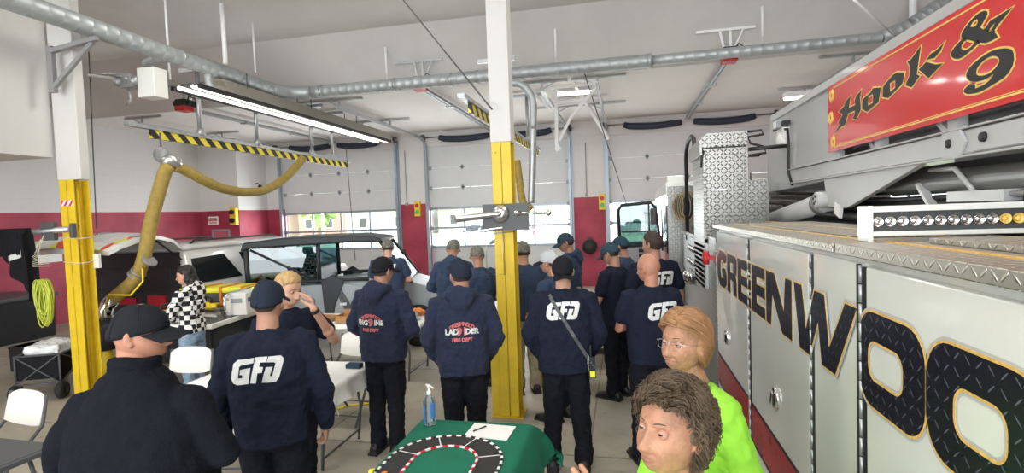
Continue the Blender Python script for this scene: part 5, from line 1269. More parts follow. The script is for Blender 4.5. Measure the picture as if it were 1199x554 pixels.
# 7 LADDER hoodie
p7 = person('man in a navy hoodie with a LADDER 91 print on the back', (-1.30, 4.0), deg(17), 1.77, 1.14, 'hoodie', 'navy_hood', skin='skin', arms=('pocket', 'pocket'), head=(deg(24), deg(-2)), cap=('cap_navy', False, .0), hair='buzz')
logo_engine(p7, .0, 1.22, 'LAD', 'DER', '91')
# 8, 9 camo capped pair
p8 = person('person in a navy hoodie and camouflage cap leaning over the gear table', (-2.28, 6.7), deg(10), 1.80, 1.14, 'hoodie', 'navy_haze', skin='skin', arms=('front', 'front'), head=(deg(-6), deg(-14)), cap=('cap_camo', False, .0), lean=.10)
p9 = person('person in a patterned cap half hidden behind the man in the LADDER hoodie', (-1.78, 6.2), deg(25), 1.74, 1.06, 'long', 'navy_haze', skin='skin', arms=('front', 'front'), head=(deg(5), deg(-12)), cap=('cap_camo', False, .0))
# 10 behind the column
p10 = person('person in a navy T-shirt and patterned cap standing right behind the yellow centre column', (-1.17, 6.0), deg(22), 1.80, 1.1, 'tee', 'navy_haze', legmat='khaki', skin='skin', arms=('front', 'front'), head=(deg(10), deg(-8)), cap=('cap_camo', False, .0), hair='buzz')
p11 = person('person in a navy shirt and light grey cap behind the shoulder-strap man', (-.72, 5.25), deg(66), 1.74, 1.0, 'tee', 'navy_haze', skin='skin', arms=('front', 'front'), head=(deg(6), deg(-6)), cap=('cap_grey', False, -.04, 'cap_navy'), hair='buzz')
# 12 GFD jacket with strap
p12 = person('man in a navy GFD jacket with a radio on a shoulder strap', (-.50, 4.22), deg(8), 1.765, 1.2, 'jacket', 'navy', skin='skin_fair', arms=('pocket', 'pocket'), head=(deg(3), deg(-2)), cap=('cap_black', True, .05), hair='buzz', stance=.06, hemz=.84)
decal(p12, logo_gfd(.27), 'print', 'print_white', -.01, 1.35)
# 13 moustached man
p13 = person('man with a moustache in a navy hoodie and cap looking down by the red pier', (-.74, 7.0), deg(84), 1.84, 1.06, 'hoodie', 'navy_haze', skin='skin', arms=('front', 'clasp'), head=(deg(12), deg(-18)), cap=('cap_teal', False, -.02), hair='dark')
p14 = person('man in a navy T-shirt and cap looking down at the phone in his hand', (-.13, 5.95), deg(60), 1.76, 1.05, 'tee', 'navy', skin='skin', arms=(((-.24, .06, 1.13), (-.12, .30, 1.16)), ((.24, .06, 1.13), (.02, .30, 1.14))), head=(deg(6), deg(-22)), cap=('cap_teal', False, -.04), hair='buzz', bvox=.005)
p15 = person('person in a blue shirt and dark cap standing behind the man with the phone', (-.02, 6.9), deg(70), 1.78, 1.06, 'tee', 'navy_haze', skin='skin', arms=('crossed', 'crossed'), head=(deg(0), deg(-8)), cap=('cap_teal', False, -.04), hair='buzz')
p16 = person('tall dark-haired man in a navy GFD T-shirt beside the ladder truck', (.30, 5.7), deg(22), 1.88, 1.0, 'tee', 'navy', skin='skin', arms=('front', 'down'), head=(deg(34), deg(-4)), hair='dark')
decal(p16, logo_gfd(.26), 'print', 'print_white', .02, 1.32)
p17 = person('man with a shaved head and glasses in a navy GFD T-shirt with folded arms', (.20, 4.45), deg(18), 1.755, 1.12, 'tee', 'navy', skin='skin_red', arms=('crossed', 'crossed'), head=(deg(38), deg(-6)), stance=.05)
decal(p17, logo_gfd(.27), 'print', 'print_white', .05, 1.31)
# 18, 19 the two women in neon shirts
p18 = person('woman with short auburn hair and glasses in a neon green shirt beside the ladder truck', (.245, 2.12), deg(122), 1.725, 1.06, 'long', 'neon', legmat='jeans', skin='skin_tan', arms=('down', 'down'), head=(deg(14), deg(5)), age=.8, fem=1, bvox=.0026, voxel=.006, full=.25, hemz=.80)
p19 = person('woman with short curly brown hair and a neon green shirt', (.135, 1.34), deg(112), 1.70, 1.06, 'tee', 'neon', legmat='jeans', skin='skin_tan', arms=(((-.30, .18, 1.31), (-.30, .355, 1.585)), 'down'), head=(deg(24), deg(9)), age=1, fem=1, bvox=.0026, voxel=.006, full=.3, hemz=.80,
             extra={'hand': {-1: dict(d=Vector((.0, .12, .98)), n=Vector((.6, .75, .0)), t=Vector((.75, -.6, 0)), curl=.22, spread=.24)}})
def glasses(p, fr='steel'):
    g_ = MB()
    for sd in (-1, 1):
        pts = [(sd*(.032+.024*math.copysign(abs(math.cos(a))**.7, math.cos(a))), .097-.006*abs(math.cos(a))*(1 if math.cos(a) > 0 else .2), -.004+.018*math.copysign(abs(math.sin(a))**.7, math.sin(a))) for a in [2*PI*k/20 for k in range(20)]]
        g_.tube(pts, .0011, 6, closed=True); g_.tube([(sd*.056, .090, .004), (sd*.071, .080, .004), (sd*.082, .01, .0), (sd*.083, -.012, -.012)], .0016, 6)
    g_.tube([(-.009, .098, .0), (0, .101, .003), (.009, .098, .0)], .0012, 6)
    go_ = g_.build('glasses', fr, p['root'], xf=p['hm'] @ Matrix.Scale(p['hs'], 4))
glasses(p18); glasses(p17, 'black'); 
# ---- hair of the women
def strands(p, name, m_, n, rootf, pathf, r0=.0022, seg=4, steps=7, seed=1, base=None):
    r = random.Random(seed); mb = MB()
    for i in range(n):
        pts = pathf(*rootf(r), r)
        mb.tube(pts, [r0*(1-.75*(k/(len(pts)-1))**2) for k in range(len(pts))], seg, cap=False)
    return mb.build(name, m_, p['root'], xf=p['hm'] @ Matrix.Scale(p['hs'], 4))
def vol_hair(p, name, m_, lumps, voxel=.006, disp=((.02, .012, .5),)):
    mb = MB()
    for (c, r3) in lumps: E_ = MB(); E_.sph((0, 0, 0), r3[0], r3[1], r3[2], 18, 12); mb.add([tuple(p['hm'] @ (Vector(v)*p['hs']+Vector(c)*p['hs'])) for v in E_.v], E_.f)
    return fuse(name, mb, voxel, m_, p['root'], 2, list(disp))
def on_head(a, b):   # azimuth a (0 = +y front), elevation b
    d = np.array([[math.sin(a)*math.cos(b), math.cos(a)*math.cos(b), math.sin(b)]]); return head_pts(d)[0], d[0]
# curly short hair of the near woman
vol_hair(p19, 'hair', 'hair_brown', [((0, -.028, .036), (.090, .098, .090)), ((0, .030, .078), (.062, .052, .040)), ((.052, -.03, .0), (.042, .062, .060)), ((-.052, -.03, .0), (.042, .062, .060)), ((0, -.075, -.015), (.062, .048, .062))], .005, ((.03, .022, .5), (.012, .008, .5)))
def rootc(r):
    while True:
        a = r.uniform(-PI, PI); b = r.uniform(-.55, 1.5)
        fa = abs(a)
        if fa < .8 and b < (.52 if fa > .3 else .60): continue
        if .8 <= fa < 1.5 and b < .12+.9*(1.5-fa): continue
        if fa >= 1.45 and b < -.5: continue
        return a, b
def curl_path(a, b, r):
    P0, d = on_head(a, b); P0 = Vector(P0); d = Vector(d); up = Vector((0, 0, 1)); crown = Vector((.01, -.03, .12))
    flow = (P0-crown); flow -= d*flow.dot(d); flow = flow.normalized() if flow.length > 1e-4 else Vector((1, 0, 0))
    if abs(a) < .8: flow = (flow*.5+Vector((-.9, -.1, .2))).normalized()
    side = d.cross(flow).normalized(); L = r.uniform(.024, .042); rad = r.uniform(.005, .010); ph = 3*noise.noise(P0*28)*2; lift = r.uniform(.012, .022); out = []
    for k in range(9):
        t = k/8; out.append(tuple(P0+d*(.006+lift*math.sin(PI*min(1, t*1.15)*.62))+flow*(L*t)+side*(rad*math.sin(ph+t*7.5))+d*(rad*.8*math.cos(ph+t*7.5))-up*(.006*t*t)))
    return out
strands(p19, 'hair_curls', 'hair_brown', 3800, rootc, curl_path, .0021, seed=5)
vol_hair(p18, 'hair', 'hair_auburn', [((0, -.028, .044), (.092, .100, .087)), ((0, .026, .072), (.066, .050, .044)), ((.054, -.028, .0), (.042, .060, .066)), ((-.054, -.028, .0), (.042, .060, .066)), ((0, -.075, -.02), (.058, .045, .065)), ((0, -.062, -.065), (.045, .035, .045))], .006, ((.05, .012, .5),))
def straight_path(a, b, r):
    P0, d = on_head(a, b); P0 = Vector(P0); d = Vector(d)
    if abs(a) < .9: flow = Vector((.75*(1 if a > -.35 else -1), -.25, .12-.5*(1-b)))
    else: flow = Vector((.1*math.sin(a), -.55, -.75 if b < .9 else -.3))
    flow = flow-d*flow.dot(d); flow = flow.normalized() if flow.length > 1e-3 else Vector((0, -1, 0))
    L = r.uniform(.05, .085); lift = r.uniform(.014, .026); out = []; q = P0.copy(); dd = d.copy()
    for k in range(7):
        t = k/6
        out.append(tuple(q+dd*(.004+lift*math.sin(PI*(.12+t*.62)))))
        q = q+flow*(L/6); dd = Vector((q.x/.006, q.y/.0090, (q.z-.004)/.0139)).normalized()
        rr = Vector((q.x/.0775, q.y/.098, (q.z-.004)/.118)).length
        if rr > 1.0 and b > -.2: q = Vector((q.x/rr, q.y/rr, (q.z-.004)/rr+.004))
        flow = (flow-dd*flow.dot(dd)*.8).normalized()
    return out
strands(p18, 'hair_strands', 'hair_auburn', 3200, rootc, straight_path, .0020, seed=9)
# long dark hair of the woman in the checkered cardigan
vol_hair(p4, 'hair', 'hair_dark', [((0, -.02, .045), (.092, .100, .088)), ((0, .03, .085), (.062, .05, .04)), ((.045, -.04, -.03), (.052, .062, .09)), ((-.045, -.04, -.03), (.052, .062, .09)), ((0, -.085, -.08), (.088, .048, .11)), ((.02, -.10, -.19), (.080, .042, .10)), ((-.06, -.05, -.16), (.034, .04, .10)), ((.065, -.03, -.16), (.034, .04, .10))], .008, ((.05, .022, .5),))
# earring, phone, radio, strap, tattoo band, moustache
e_ = MB(); e_.sph((-.0835, .000, -.040), .0042); e_.build('earring', 'chrome', p19['root'], xf=p19['hm'] @ Matrix.Scale(p19['hs'], 4))
mu = MB(); mu.tube([(-.026, .088, -.062), (-.012, .101, -.054), (0, .104, -.052), (.012, .101, -.054), (.026, .088, -.062)], [.002, .0055, .005, .0055, .002], 8); mu.build('moustache', 'hair_dark', p13['root'], xf=p13['hm'])
w14 = p14['A'][-1][2]; ph_ = MB(); ph_.obox((0, 0, 0), (.038, 0, 0), (0, .005, 0), (0, 0, .075)); po_ = ph_.build('phone', 'black_gloss', None, bevel=.004)
po_.matrix_world = p14['root'].matrix_world; po_.location = Matrix.Translation(Vector((-.13, 5.95, 0))) @ Matrix.Rotation(deg(60), 4, 'Z') @ (Vector((-.09, .385, 1.205))*p14['s']); po_.rotation_euler = (deg(-55), 0, deg(60)); po_.scale = (1, 1, 1)
tag(po_, 'black smartphone held by the man in the navy T-shirt', 'phone')
def strap(p):
    pts = []; me = p['shirt'].data; bv = BVHTree.FromPolygons([v.co for v in me.vertices], [tuple(q.vertices) for q in me.polygons]); mb = MB(); rg = []
    for k in range(22):
        t = k/21; x = -.115+.30*t; z = 1.47-.52*t; hit = bv.ray_cast(Vector((x, -1, z)), Vector((0, 1, 0)))
        y = hit[0].y if hit[0] else -.1; d = Vector((.30, 0, -.52)).normalized(); s_ = Vector((.87, 0, .5))*.013
        c = Vector((x, y-.006, z)); rg.append([c-s_+Vector((0, -.003, 0)), c+s_+Vector((0, -.003, 0)), c+s_+Vector((0, .004, 0)), c-s_+Vector((0, .004, 0))])
    mb.loft(rg, smooth=False); mb.build('shoulder_strap', 'dark_grey', p['root'])
    k = MB(); k.box(.185, .235, -.14, -.10, .80, .97); k.cyl((.20, -.12, .97), (.20, -.12, 1.06), .007, 8); r_ = k.build('radio', 'black', p['root'], bevel=.006)
    k = MB(); k.box(.19, .23, -.144, -.139, .81, .86); k.build('radio_label', 'yellow_lime', r_); k = MB()
    for i in range(3): k.cyl((.20+.012*i, -.142, .93-.02*i), (.20+.012*i, -.146, .93-.02*i), .006, 8)
    k.tube([(.185, -.13, .99), (.175, -.15, .93), (.18, -.15, .86)], .006, 6); k.build('radio_buttons', 'chrome', r_)
strap(p12)
wt = p3['A'][-1]; d3 = (wt[2]-wt[1]).normalized(); MB().cyl(wt[2]-d3*.03, wt[2]-d3*.005, .031, 18).build('wrist_watch', 'black', p3['root'])
# bracelets etc: belt for those whose T-shirt is tucked is hidden by the shirts
# ---------------------------------------------------------------- vehicles
def suv(label, loc, rz, hatch=True, far=False):
    t = thing('suv' if not far else 'parked_suv', label, 'car', (loc[0], loc[1], 0 if not far else -.03), rz)
    W_ = .99; L = 5.1
    def arch(y): return [(y-.46, .38)]+[(y-.46*math.cos(a), .40+.44*math.sin(a)) for a in [PI*k/10 for k in range(1, 10)]]+[(y+.46, .38)]
    prof = [(.06, .38)]+arch(1.05)+arch(4.0)+[(5.0, .38), (5.08, .6), (5.05, .95), (4.9, 1.05), (3.75, 1.15), (.0, 1.15), (-.02, .7)]
    MB().prism(prof, 'x', -W_, W_).build('body', 'suv_white', t, bevel=.05, bseg=3)
    def ring(z, y0, y1, w, r=.12): return [(max(-w, min(w, x)), y, z) for (y, x) in [(p[0], p[1]) for p in rrect(y0, y1, -w, w, r, 4)]]
    g_ = MB(); rr = [(1.10, .02, 4.0, .985), (1.16, .03, 3.88, .96), (1.66, .14, 3.05, .80), (1.76, .20, 2.85, .76)]
    g_.loft([ring(*q) for q in rr]); g_.build('greenhouse', 'suv_white', t)
    r_ = MB(); r_.loft([ring(1.74, .15, 2.95, .79), ring(1.80, .20, 2.85, .76), ring(1.83, .35, 2.7, .66)]); 
    r_.build('roof', 'suv_white', t)
    for s in (-1, 1):
        MB().tube([(s*.68, .4, 1.82), (s*.68, .5, 1.87), (s*.68, 2.5, 1.87), (s*.68, 2.65, 1.82)], .018, 8).build('roof_rack', 'black', t)
        def wp(y, z): k = (z-1.16)/.5; return (s*(.96-.16*k+.012), y, z)
        def win(pts):
            m_ = MB(); o1 = [wp(*p) for p in pts]; o2 = [(p[0]-s*.03, p[1], p[2]) for p in o1]; n = len(pts)
            m_.add(o1+o2, [tuple(range(n)), tuple(range(2*n-1, n-1, -1))]+[(i, (i+1) % n, n+(i+1) % n, n+i) for i in range(n)]); m_.build('side_window', 'suv_dark', t)
        win([(.16, 1.22), (.24, 1.60), (.95, 1.62), (1.22, 1.22)]); win([(1.42, 1.22), (1.34, 1.62), (2.05, 1.62), (2.12, 1.22)]); win([(2.22, 1.22), (2.15, 1.62), (2.85, 1.60), (3.5, 1.22)])
        for y in (1.05, 4.0):
            k = MB(); k.lathe([(.2, 0), (.36, .02), (.39, .06), (.39, .2), (.36, .24), (.2, .25)], c=(s*.99-(.25 if s > 0 else 0), y, .39), axis='x', seg=26); w_ = k.build('wheel', 'rubber', t)
            k = MB(); k.lathe([(.02, -.01), (.23, -.005), (.25, .04), (.02, .04)], c=(s*1.0-(.03 if s > 0 else .01), y, .39), axis='x', seg=20); k.build('hub', 'mid_grey', w_)
        k = MB(); k.box(s*1.0, s*1.18, 3.3, 3.4, 1.12, 1.28); k.build('mirror', 'suv_white', t, bevel=.03)
        k = MB(); k.box(s*.93, s*.99, -.03, .03, .95, 1.45); k.build('tail_lamp', 'red', t)
    if hatch:
        k = MB(); k.box(-.82, .82, -.01, .03, .72, 1.72); k.build('cargo_opening', 'black', t)
        k = MB(); k.box(-.80, .80, -.1, .03, .62, .72); k.build('bumper', 'suv_white', t, bevel=.03)
        hn = []
        for y, z, w in ((.16, 1.80, .76), (-.05, 1.93, .80), (-.35, 2.0, .83), (-.65, 1.98, .84), (-.95, 1.90, .82), (-1.08, 1.83, .78)): hn.append((y, z, w))
        k = MB(); rg = [[(-w, y, z-.02), (-w*.6, y, z+.03), (0, y, z+.05), (w*.6, y, z+.03), (w, y, z-.02), (w, y, z-.07), (0, y, z-.03), (-w, y, z-.07)] for y, z, w in hn]
        k.loft(rg, smooth=False); ho = k.build('tailgate', 'suv_white', t, label='raised white tailgate')
        k = MB(); rg = [[(-w*.9, y, z-.075), (0, y, z-.045), (w*.9, y, z-.075), (w*.9, y, z-.09), (0, y, z-.06), (-w*.9, y, z-.09)] for y, z, w in hn]; rg = [[(-w*.88, y, z+.0), (0, y, z+.056), (w*.88, y, z+.0), (w*.88, y, z-.01), (0, y, z+.04), (-w*.88, y, z-.01)] for y, z, w in hn]; k.loft(rg[1:4], smooth=False); k.build('tailgate_glass', 'suv_dark', ho)
        k = MB(); k.loft(rg[3:], smooth=False); k.build('chevron_panel', 'chevron', ho, label='red and yellow chevron panel on the tailgate')
        k = MB(); k.cyl((-.78, .1, 1.6), (-.78, -.4, 1.95), .014, 8).build('strut', 'black', ho); MB().cyl((.78, .1, 1.6), (.78, -.4, 1.95), .014, 8).build('strut', 'black', ho)
        for q in ((-.75, .0, .78, 1.15), (.05, .75, .78, 1.15), (-.7, .7, 1.2, 1.5)): MB().box(q[0], q[1], -.03, -.01, q[2], q[3]).build('cargo_drawer', 'black', t, bevel=.01)
        MB().box(-.2, .1, -.06, -.03, .95, 1.05).build('cargo_label', 'maroon', t); MB().box(.3, .6, -.06, -.03, .9, 1.08).build('cargo_label', 'maroon', t)
    return t
S1 = suv('white sport utility vehicle with its tailgate raised, parked beside the maroon wall', (-7.32, 6.5), R(3))
def utv():
    t = thing('utility_vehicle', 'grey and black four-seat utility vehicle with open frame windows beside the white SUV', 'utility vehicle', (-4.98, 8.2, 0), R(17))
    # local: front +x, near side -y
    W_ = .72
    b = MB(); b.prism([(-1.42, .45), (-1.25, .45), (-1.2, .35), (1.2, .35), (1.3, .5), (2.0, .55), (2.05, .85), (1.35, 1.08), (1.15, 1.12), (-1.15, 1.05), (-1.42, 1.0)], 'y', -W_+.06, W_-.06); b.build('body', 'utv_grey', t, bevel=.03)
    for (x0, tilt) in ((-.98, .0), (.08, .0)):
        for s in (-1, 1):
            pl = [(x0, .42), (x0+.62, .42), (x0+.86, .62), (x0+.84, .86), (x0+.56, 1.02), (x0+.14, 1.12), (x0-.02, 1.0)]
            d = MB(); d.prism(pl, 'y', s*(W_-.05), s*W_); do = d.build('door', 'utv_grey', t, bevel=.015)
            d = MB(); d.prism([(x0-.04, .4), (x0+.06, .4), (x0+.12, .75), (x0+.28, 1.12), (x0+.1, 1.24), (x0-.08, 1.14)], 'y', s*W_, s*(W_+.03)); d.build('door_edge', 'utv_black', do, bevel=.01)
            d = MB(); d.prism([(x0+.34, .45), (x0+.52, .45), (x0+.22, 1.0), (x0+.14, .98)], 'y', s*W_, s*(W_+.02)); d.build('door_brace', 'dark_grey', do); MB().box(x0+.2, x0+.3, s*W_, s*(W_+.04), .74, .78).build('door_handle', 'steel', do)
    k = MB(); k.prism([(-1.25, 1.66), (-1.2, 1.80), (-.6, 1.86), (.5, 1.86), (.95, 1.80), (1.0, 1.72), (.5, 1.74), (-1.1, 1.70)], 'y', -.70, .70); k.build('roof', 'utv_black', t, bevel=.03, label='black roof')
    for s in (-1, 1):
        k = MB(); k.tube([(1.42, s*.66, 1.05), (.92, s*.64, 1.76)], .03, 10).tube([(-.05, s*.66, 1.1), (-.05, s*.64, 1.76)], .035, 10).tube([(-1.15, s*.66, 1.0), (-1.18, s*.64, 1.72)], .04, 10).tube([(-1.1, s*.66, 1.68), (-.1, s*.66, 1.15)], .02, 8).tube([(-1.15, s*.66, 1.14), (1.35, s*.67, 1.14)], .03, 10)
        k.build('roll_cage', 'utv_black', t)
        k = MB(); k.box(-1.12, -.08, s*.655, s*.66, 1.16, 1.70); k.build('side_window', 'tint_glass', t)
        k = MB(); k.tube([(1.2, s*.70, 1.32), (1.16, s*.74, 1.5), (1.10, s*.70, 1.5)], .015, 6); k.build('mirror', 'black', t)
    k = MB(); k.prism([(1.38, 1.10), (1.40, 1.10), (.94, 1.74), (.92, 1.74)], 'y', -.62, .62); k.build('windshield', 'tint_glass', t)
    for x in (-.75, .2):
        k = MB()
        k.box(x-.2, x+.25, -.55, .55, .6, .78); k.prism([(x-.3, .7), (x-.18, .7), (x-.28, 1.35), (x-.4, 1.35)], 'y', -.55, .55); k.build('seat', 'dark_grey', t, bevel=.03)
    k = MB(); k.tube([(.62+.0*math.cos(a), .3+.17*math.cos(a), 1.18+.17*math.sin(a)) for a in [2*PI*j/20 for j in range(20)]], .015, 8, closed=True); k.build('steering_wheel', 'black', t)
    k = MB(); k.box(-1.46, -1.2, -.68, .68, .96, 1.1); k.build('cargo_ledge', 'utv_black', t)
    for x in (-1.12, 1.5):
        for s in (-1, 1):
            k = MB(); y0 = s*.66-(.13); k.lathe([(.15, 0), (.31, .02), (.34, .07), (.34, .2), (.31, .25), (.15, .27)], c=(x, y0, .34), axis='y', seg=24); w_ = k.build('wheel', 'rubber', t)
            k = MB(); k.lathe([(.02, -.01), (.17, -.01), (.17, .28), (.02, .28)], c=(x, y0, .34), axis='y', seg=16); k.build('hub', 'dark_grey', w_)
    k = MB(); k.box(-.0, .85, -.735, -.725, .46, .46+.0001+.3); k.build('door_patch', 'mid_grey', t)
    return t
utv()
# equipment trailer with cot and rescue tools
t = thing('equipment_trailer', 'low black equipment trailer with a white top edge behind the woman in the checkered cardigan', 'trailer', (-5.66, 6.25, 0), R(6))
MB().box(-.48, .46, -.72, .72, .35, .80).build('box', 'black_gloss', t, bevel=.02)
MB().box(-.5, .5, -.75, .75, .80, .86).build('top_edge', 'white_plastic', t, bevel=.01)
MB().box(-.46, .46, -.7, .7, .86, .87).build('deck', 'dark_grey', t)
for s in (-1, 1):
    k = MB(); k.lathe([(.1, 0), (.23, .02), (.25, .06), (.23, .12), (.1, .14)], c=(s*.40-.07+.05*s, 0, .25), axis='x', seg=22); k.build('wheel', 'rubber', t)
k = MB(); k.tube([(.40, -.35, .86), (.40, -.35, 1.13), (.40, -.28, 1.18), (.40, .55, 1.18), (.40, .6, 1.13), (.40, .6, .86)], .018, 8); k.build('hand_rail', 'chrome', t)
t = thing('rescue_cot', 'folded ambulance cot with yellow pads and black sides lying across the trailer', 'stretcher', (-5.72, 6.72, .87), R(4))
k = MB(); k.box(-.72, .62, -.22, .22, .10, .24); k.build('side_panel', 'dark_grey', t, bevel=.02)
for i in range(4): MB().box(-.72+i*.34, -.72+i*.34+.31, -.24, .24, .24, .32).build('pad', 'yellow_lime', t, bevel=.025)
for i in range(3): MB().box(-.40+i*.34, -.375+i*.34, -.25, .25, .06, .335).build('strap', 'orange', t)
k = MB(); k.cyl((-.75, -.22, .08), (.65, -.22, .08), .02, 8).cyl((-.75, .22, .08), (.65, .22, .08), .02, 8).cyl((-.6, -.22, 0.02), (-.3, -.22, .1), .018, 8).cyl((.5, -.22, .02), (.2, -.22, .1), .018, 8); k.build('frame', 'yellow', t)
t = thing('white_case', 'white slab-sided case with a grey label standing on the trailer', 'case', (-5.33, 6.28, .87), R(14))
MB().box(-.03, .25, -.24, .22, 0, .30).build('shell', 'white_plastic', t, bevel=.012); k = MB(); k.box(.25, .252, -.19, .0, .17, .23); k.build('label_plate', 'dark_grey', t); k = MB(); k.box(-.01, .02, -.242, -.24, .2, .24).box(.05, .2, -.243, -.24, .17, .23); k.build('label_plate', 'mid_grey', t)
def tool(label, loc, rz):
    t = thing('rescue_tool', label, 'rescue tool', loc, rz, None)
    MB().tube([(-.18, 0, .08), (-.05, 0, .09), (.1, 0, .08)], [.045, .06, .05], 12, dome=True).build('motor_body', 'yellow', t)
    MB().tube([(.05, 0, .12), (.08, 0, .2), (-.05, 0, .22), (-.10, 0, .12)], .016, 8).build('handle', 'black', t)
    MB().bar((.12, -.02, .07), (.32, -.06, .05), .03, .03).bar((.12, .02, .07), (.32, .06, .05), .03, .03).build('jaw', 'steel', t)
    MB().box(-.24, -.16, -.05, .05, .01, .12).build('battery', 'dark_grey', t, bevel=.01)
    return t
tool('yellow power rescue tool on the trailer deck just right of the woman in checks', (-5.55, 5.75, .87), R(20))
tool('yellow power rescue tool on the trailer deck left of the woman in checks', (-5.92, 5.72, .87), R(70))
tool('yellow power rescue tool at the middle of the trailer deck below the cot', (-5.8, 6.3, .87), R(-15))

# ---------------------------------------------------------------- folding furniture
def folding_table(label, cx, cy, rz, L, Wd, topm='white_plastic', group=None, z=.74):
    t = thing('folding_table', label, 'table', (cx, cy, 0), rz)
    MB().box(-L/2, L/2, -Wd/2, Wd/2, z-.035, z).build('tabletop', topm, t, bevel=.008)
    for s in (-1, 1):
        k = MB(); x = s*(L/2-.18)
        k.tube([(x, -Wd/2+.08, z-.04), (x+s*.05, -Wd/2+.04, .35), (x+s*.02, -Wd/2+.05, .012)], .013, 8); k.tube([(x, Wd/2-.08, z-.04), (x+s*.05, Wd/2-.04, .35), (x+s*.02, Wd/2-.05, .012)], .013, 8)
        k.cyl((x+s*.03, -Wd/2+.05, .55), (x+s*.03, Wd/2-.05, .55), .01, 8).cyl((x+s*.02, -Wd/2+.05, .10), (x+s*.02, Wd/2-.05, .10), .01, 8); k.cyl((x+s*.02, 0, .55), (x-s*.35, 0, z-.04), .01, 8)
        k.build('leg', 'dark_grey', t)
    return t
def cloth(label, cx, cy, rz, L, Wd, drop, m_, z=.742, seed=1, cat='tablecloth', flare=.03):
    r = random.Random(seed); mb = MB(); vs = []; fs = []
    nx, ny = 44, 30; ex = drop
    def P(u, v, o):
        # u,v in -1..1 over extended sheet
        X = u*(L/2+ex); Y = v*(Wd/2+ex); ox = max(0, abs(X)-L/2); oy = max(0, abs(Y)-Wd/2); d = max(ox, oy) if min(ox, oy) == 0 else math.hypot(ox, oy)*.92
        sx = math.copysign(1, X); sy = math.copysign(1, Y); x = min(abs(X), L/2)*sx; y = min(abs(Y), Wd/2)*sy
        f = d/ex if ex else 0; w = (.018*math.sin(X*19+seed)+.014*math.sin(Y*23+seed*2))*f
        if ox > 0: x += sx*(.008+flare*f+w*1.0)
        if oy > 0: y += sy*(.008+flare*f+w*1.0)
        if ox > 0 and oy > 0: x += sx*.05*f; y += sy*.05*f
        return (x*(1-o*.004), y*(1-o*.004), z+(.003 if d == 0 else 0)-max(0, d-.01)*.98-o*.002+.0006*math.sin(X*12)*math.sin(Y*9))
    for o in (0, 1):
        for i in range(nx+1):
            for j in range(ny+1):
                def wm(k, n, H2):   # put grid lines on the table edges
                    return -1+2*k/n
                vs.append(P(wm(i, nx, L), wm(j, ny, Wd), o))
    n1 = (nx+1)*(ny+1)
    for s in (0, 1):
        for i in range(nx):
            for j in range(ny): a = s*n1+i*(ny+1)+j; q = (a, a+ny+1, a+ny+2, a+1); fs.append(q if s == 0 else q[::-1])
    mb.add(vs, fs, 0, True); o = mb.build('tablecloth', m_, None); o.location = (cx, cy, 0); o.rotation_euler = (0, 0, rz)
    return tag(o, label, cat)
def folding_chair(label, x, y, rz):
    t = thing('folding_chair', label, 'chair', (x, y, 0), rz, 'white folding chairs')
    # sits facing +y ; backrest at -y
    k = MB(); rg = []
    for i in range(13):
        u = -1+2*i/12; xx = .225*u; z0 = .60+.03*abs(u)**3; z1 = .86-.05*abs(u)**4; yb = -.21-.02*(1-u*u)+.01
        rg.append([(xx, yb+.0, z0), (xx, yb-.012-.03, z1), (xx, yb-.036-.03, z1+.004), (xx, yb-.03, z0)])
    k.loft(rg, smooth=True); k.build('backrest', 'chair_white', t, bevel=.006)
    k = MB(); k.prism([(p[1], p[0]) for p in rrect(-.18, .22, -.22, .22, .07)], 'z', .435, .465); k.build('seat', 'chair_white', t, bevel=.008)
    for s in (-1, 1):
        k = MB(); k.tube([(s*.225, -.265, .84), (s*.232, -.22, .62), (s*.235, .0, .40), (s*.235, .26, .012)], (.013), 8); k.build('leg', 'dark_grey', t)
        k = MB(); k.tube([(s*.20, .12, .43), (s*.205, -.05, .3), (s*.21, -.27, .012)], .012, 8); k.build('leg', 'dark_grey', t)
    k = MB(); k.cyl((-.235, .2, .1), (.235, .2, .1), .009, 8); k.build('cross_bar', 'dark_grey', t); MB().cyl((-.21, -.22, .1), (.21, -.22, .1), .009, 8).build('cross_bar', 'dark_grey', t)
    return t
ch0 = folding_chair('white folding chair behind the black table in the near left corner', -4.66, 2.90, R(172))
dup(ch0, (-4.36, 4.25, 0), R(186), 'white folding chair left of the man in the long-sleeved GFD shirt')
dup(ch0, (-2.92, 5.0, 0), R(176), 'white folding chair on the far side of the white cloth-covered table')
dup(ch0, (-3.05, 3.45, 0), R(12), 'white folding chair mostly hidden behind the man in the GFD shirt')
folding_table('folding table under a white cloth left of the man in the ENGINE hoodie', -3.06, 4.18, R(0), 1.36, .72)
cloth('white plastic tablecloth on the table left of the man in the ENGINE hoodie', -3.06, 4.18, R(0), 1.38, .74, .16, 'cloth_white', seed=3)
folding_table('long grey-white folding table behind, carrying gear and brown boxes', -3.50, 6.52, R(0), 1.8, .74)
cloth('white tablecloth on the far table with gear and brown boxes', -3.50, 6.52, R(0), 1.82, .76, .05, 'cloth_white', seed=5)
folding_table('folding table by the red pier under a long white cloth', -.75, 8.05, R(0), 1.2, .74)
cloth('long white tablecloth on the table by the red pier', -.75, 8.05, R(0), 1.22, .76, .66, 'cloth_white', seed=8)
tag(MB().box(-.2, .2, -.09, .09, 0, .05).build('radio_case', 'black', None, bevel=.01), 'small flat black case lying on the table by the red pier', 'case').location = (-.45, 7.9, .748)
folding_table('folding table with a black top in the near left corner', -4.52, 2.25, R(-2), 1.84, .80, 'dark_grey')
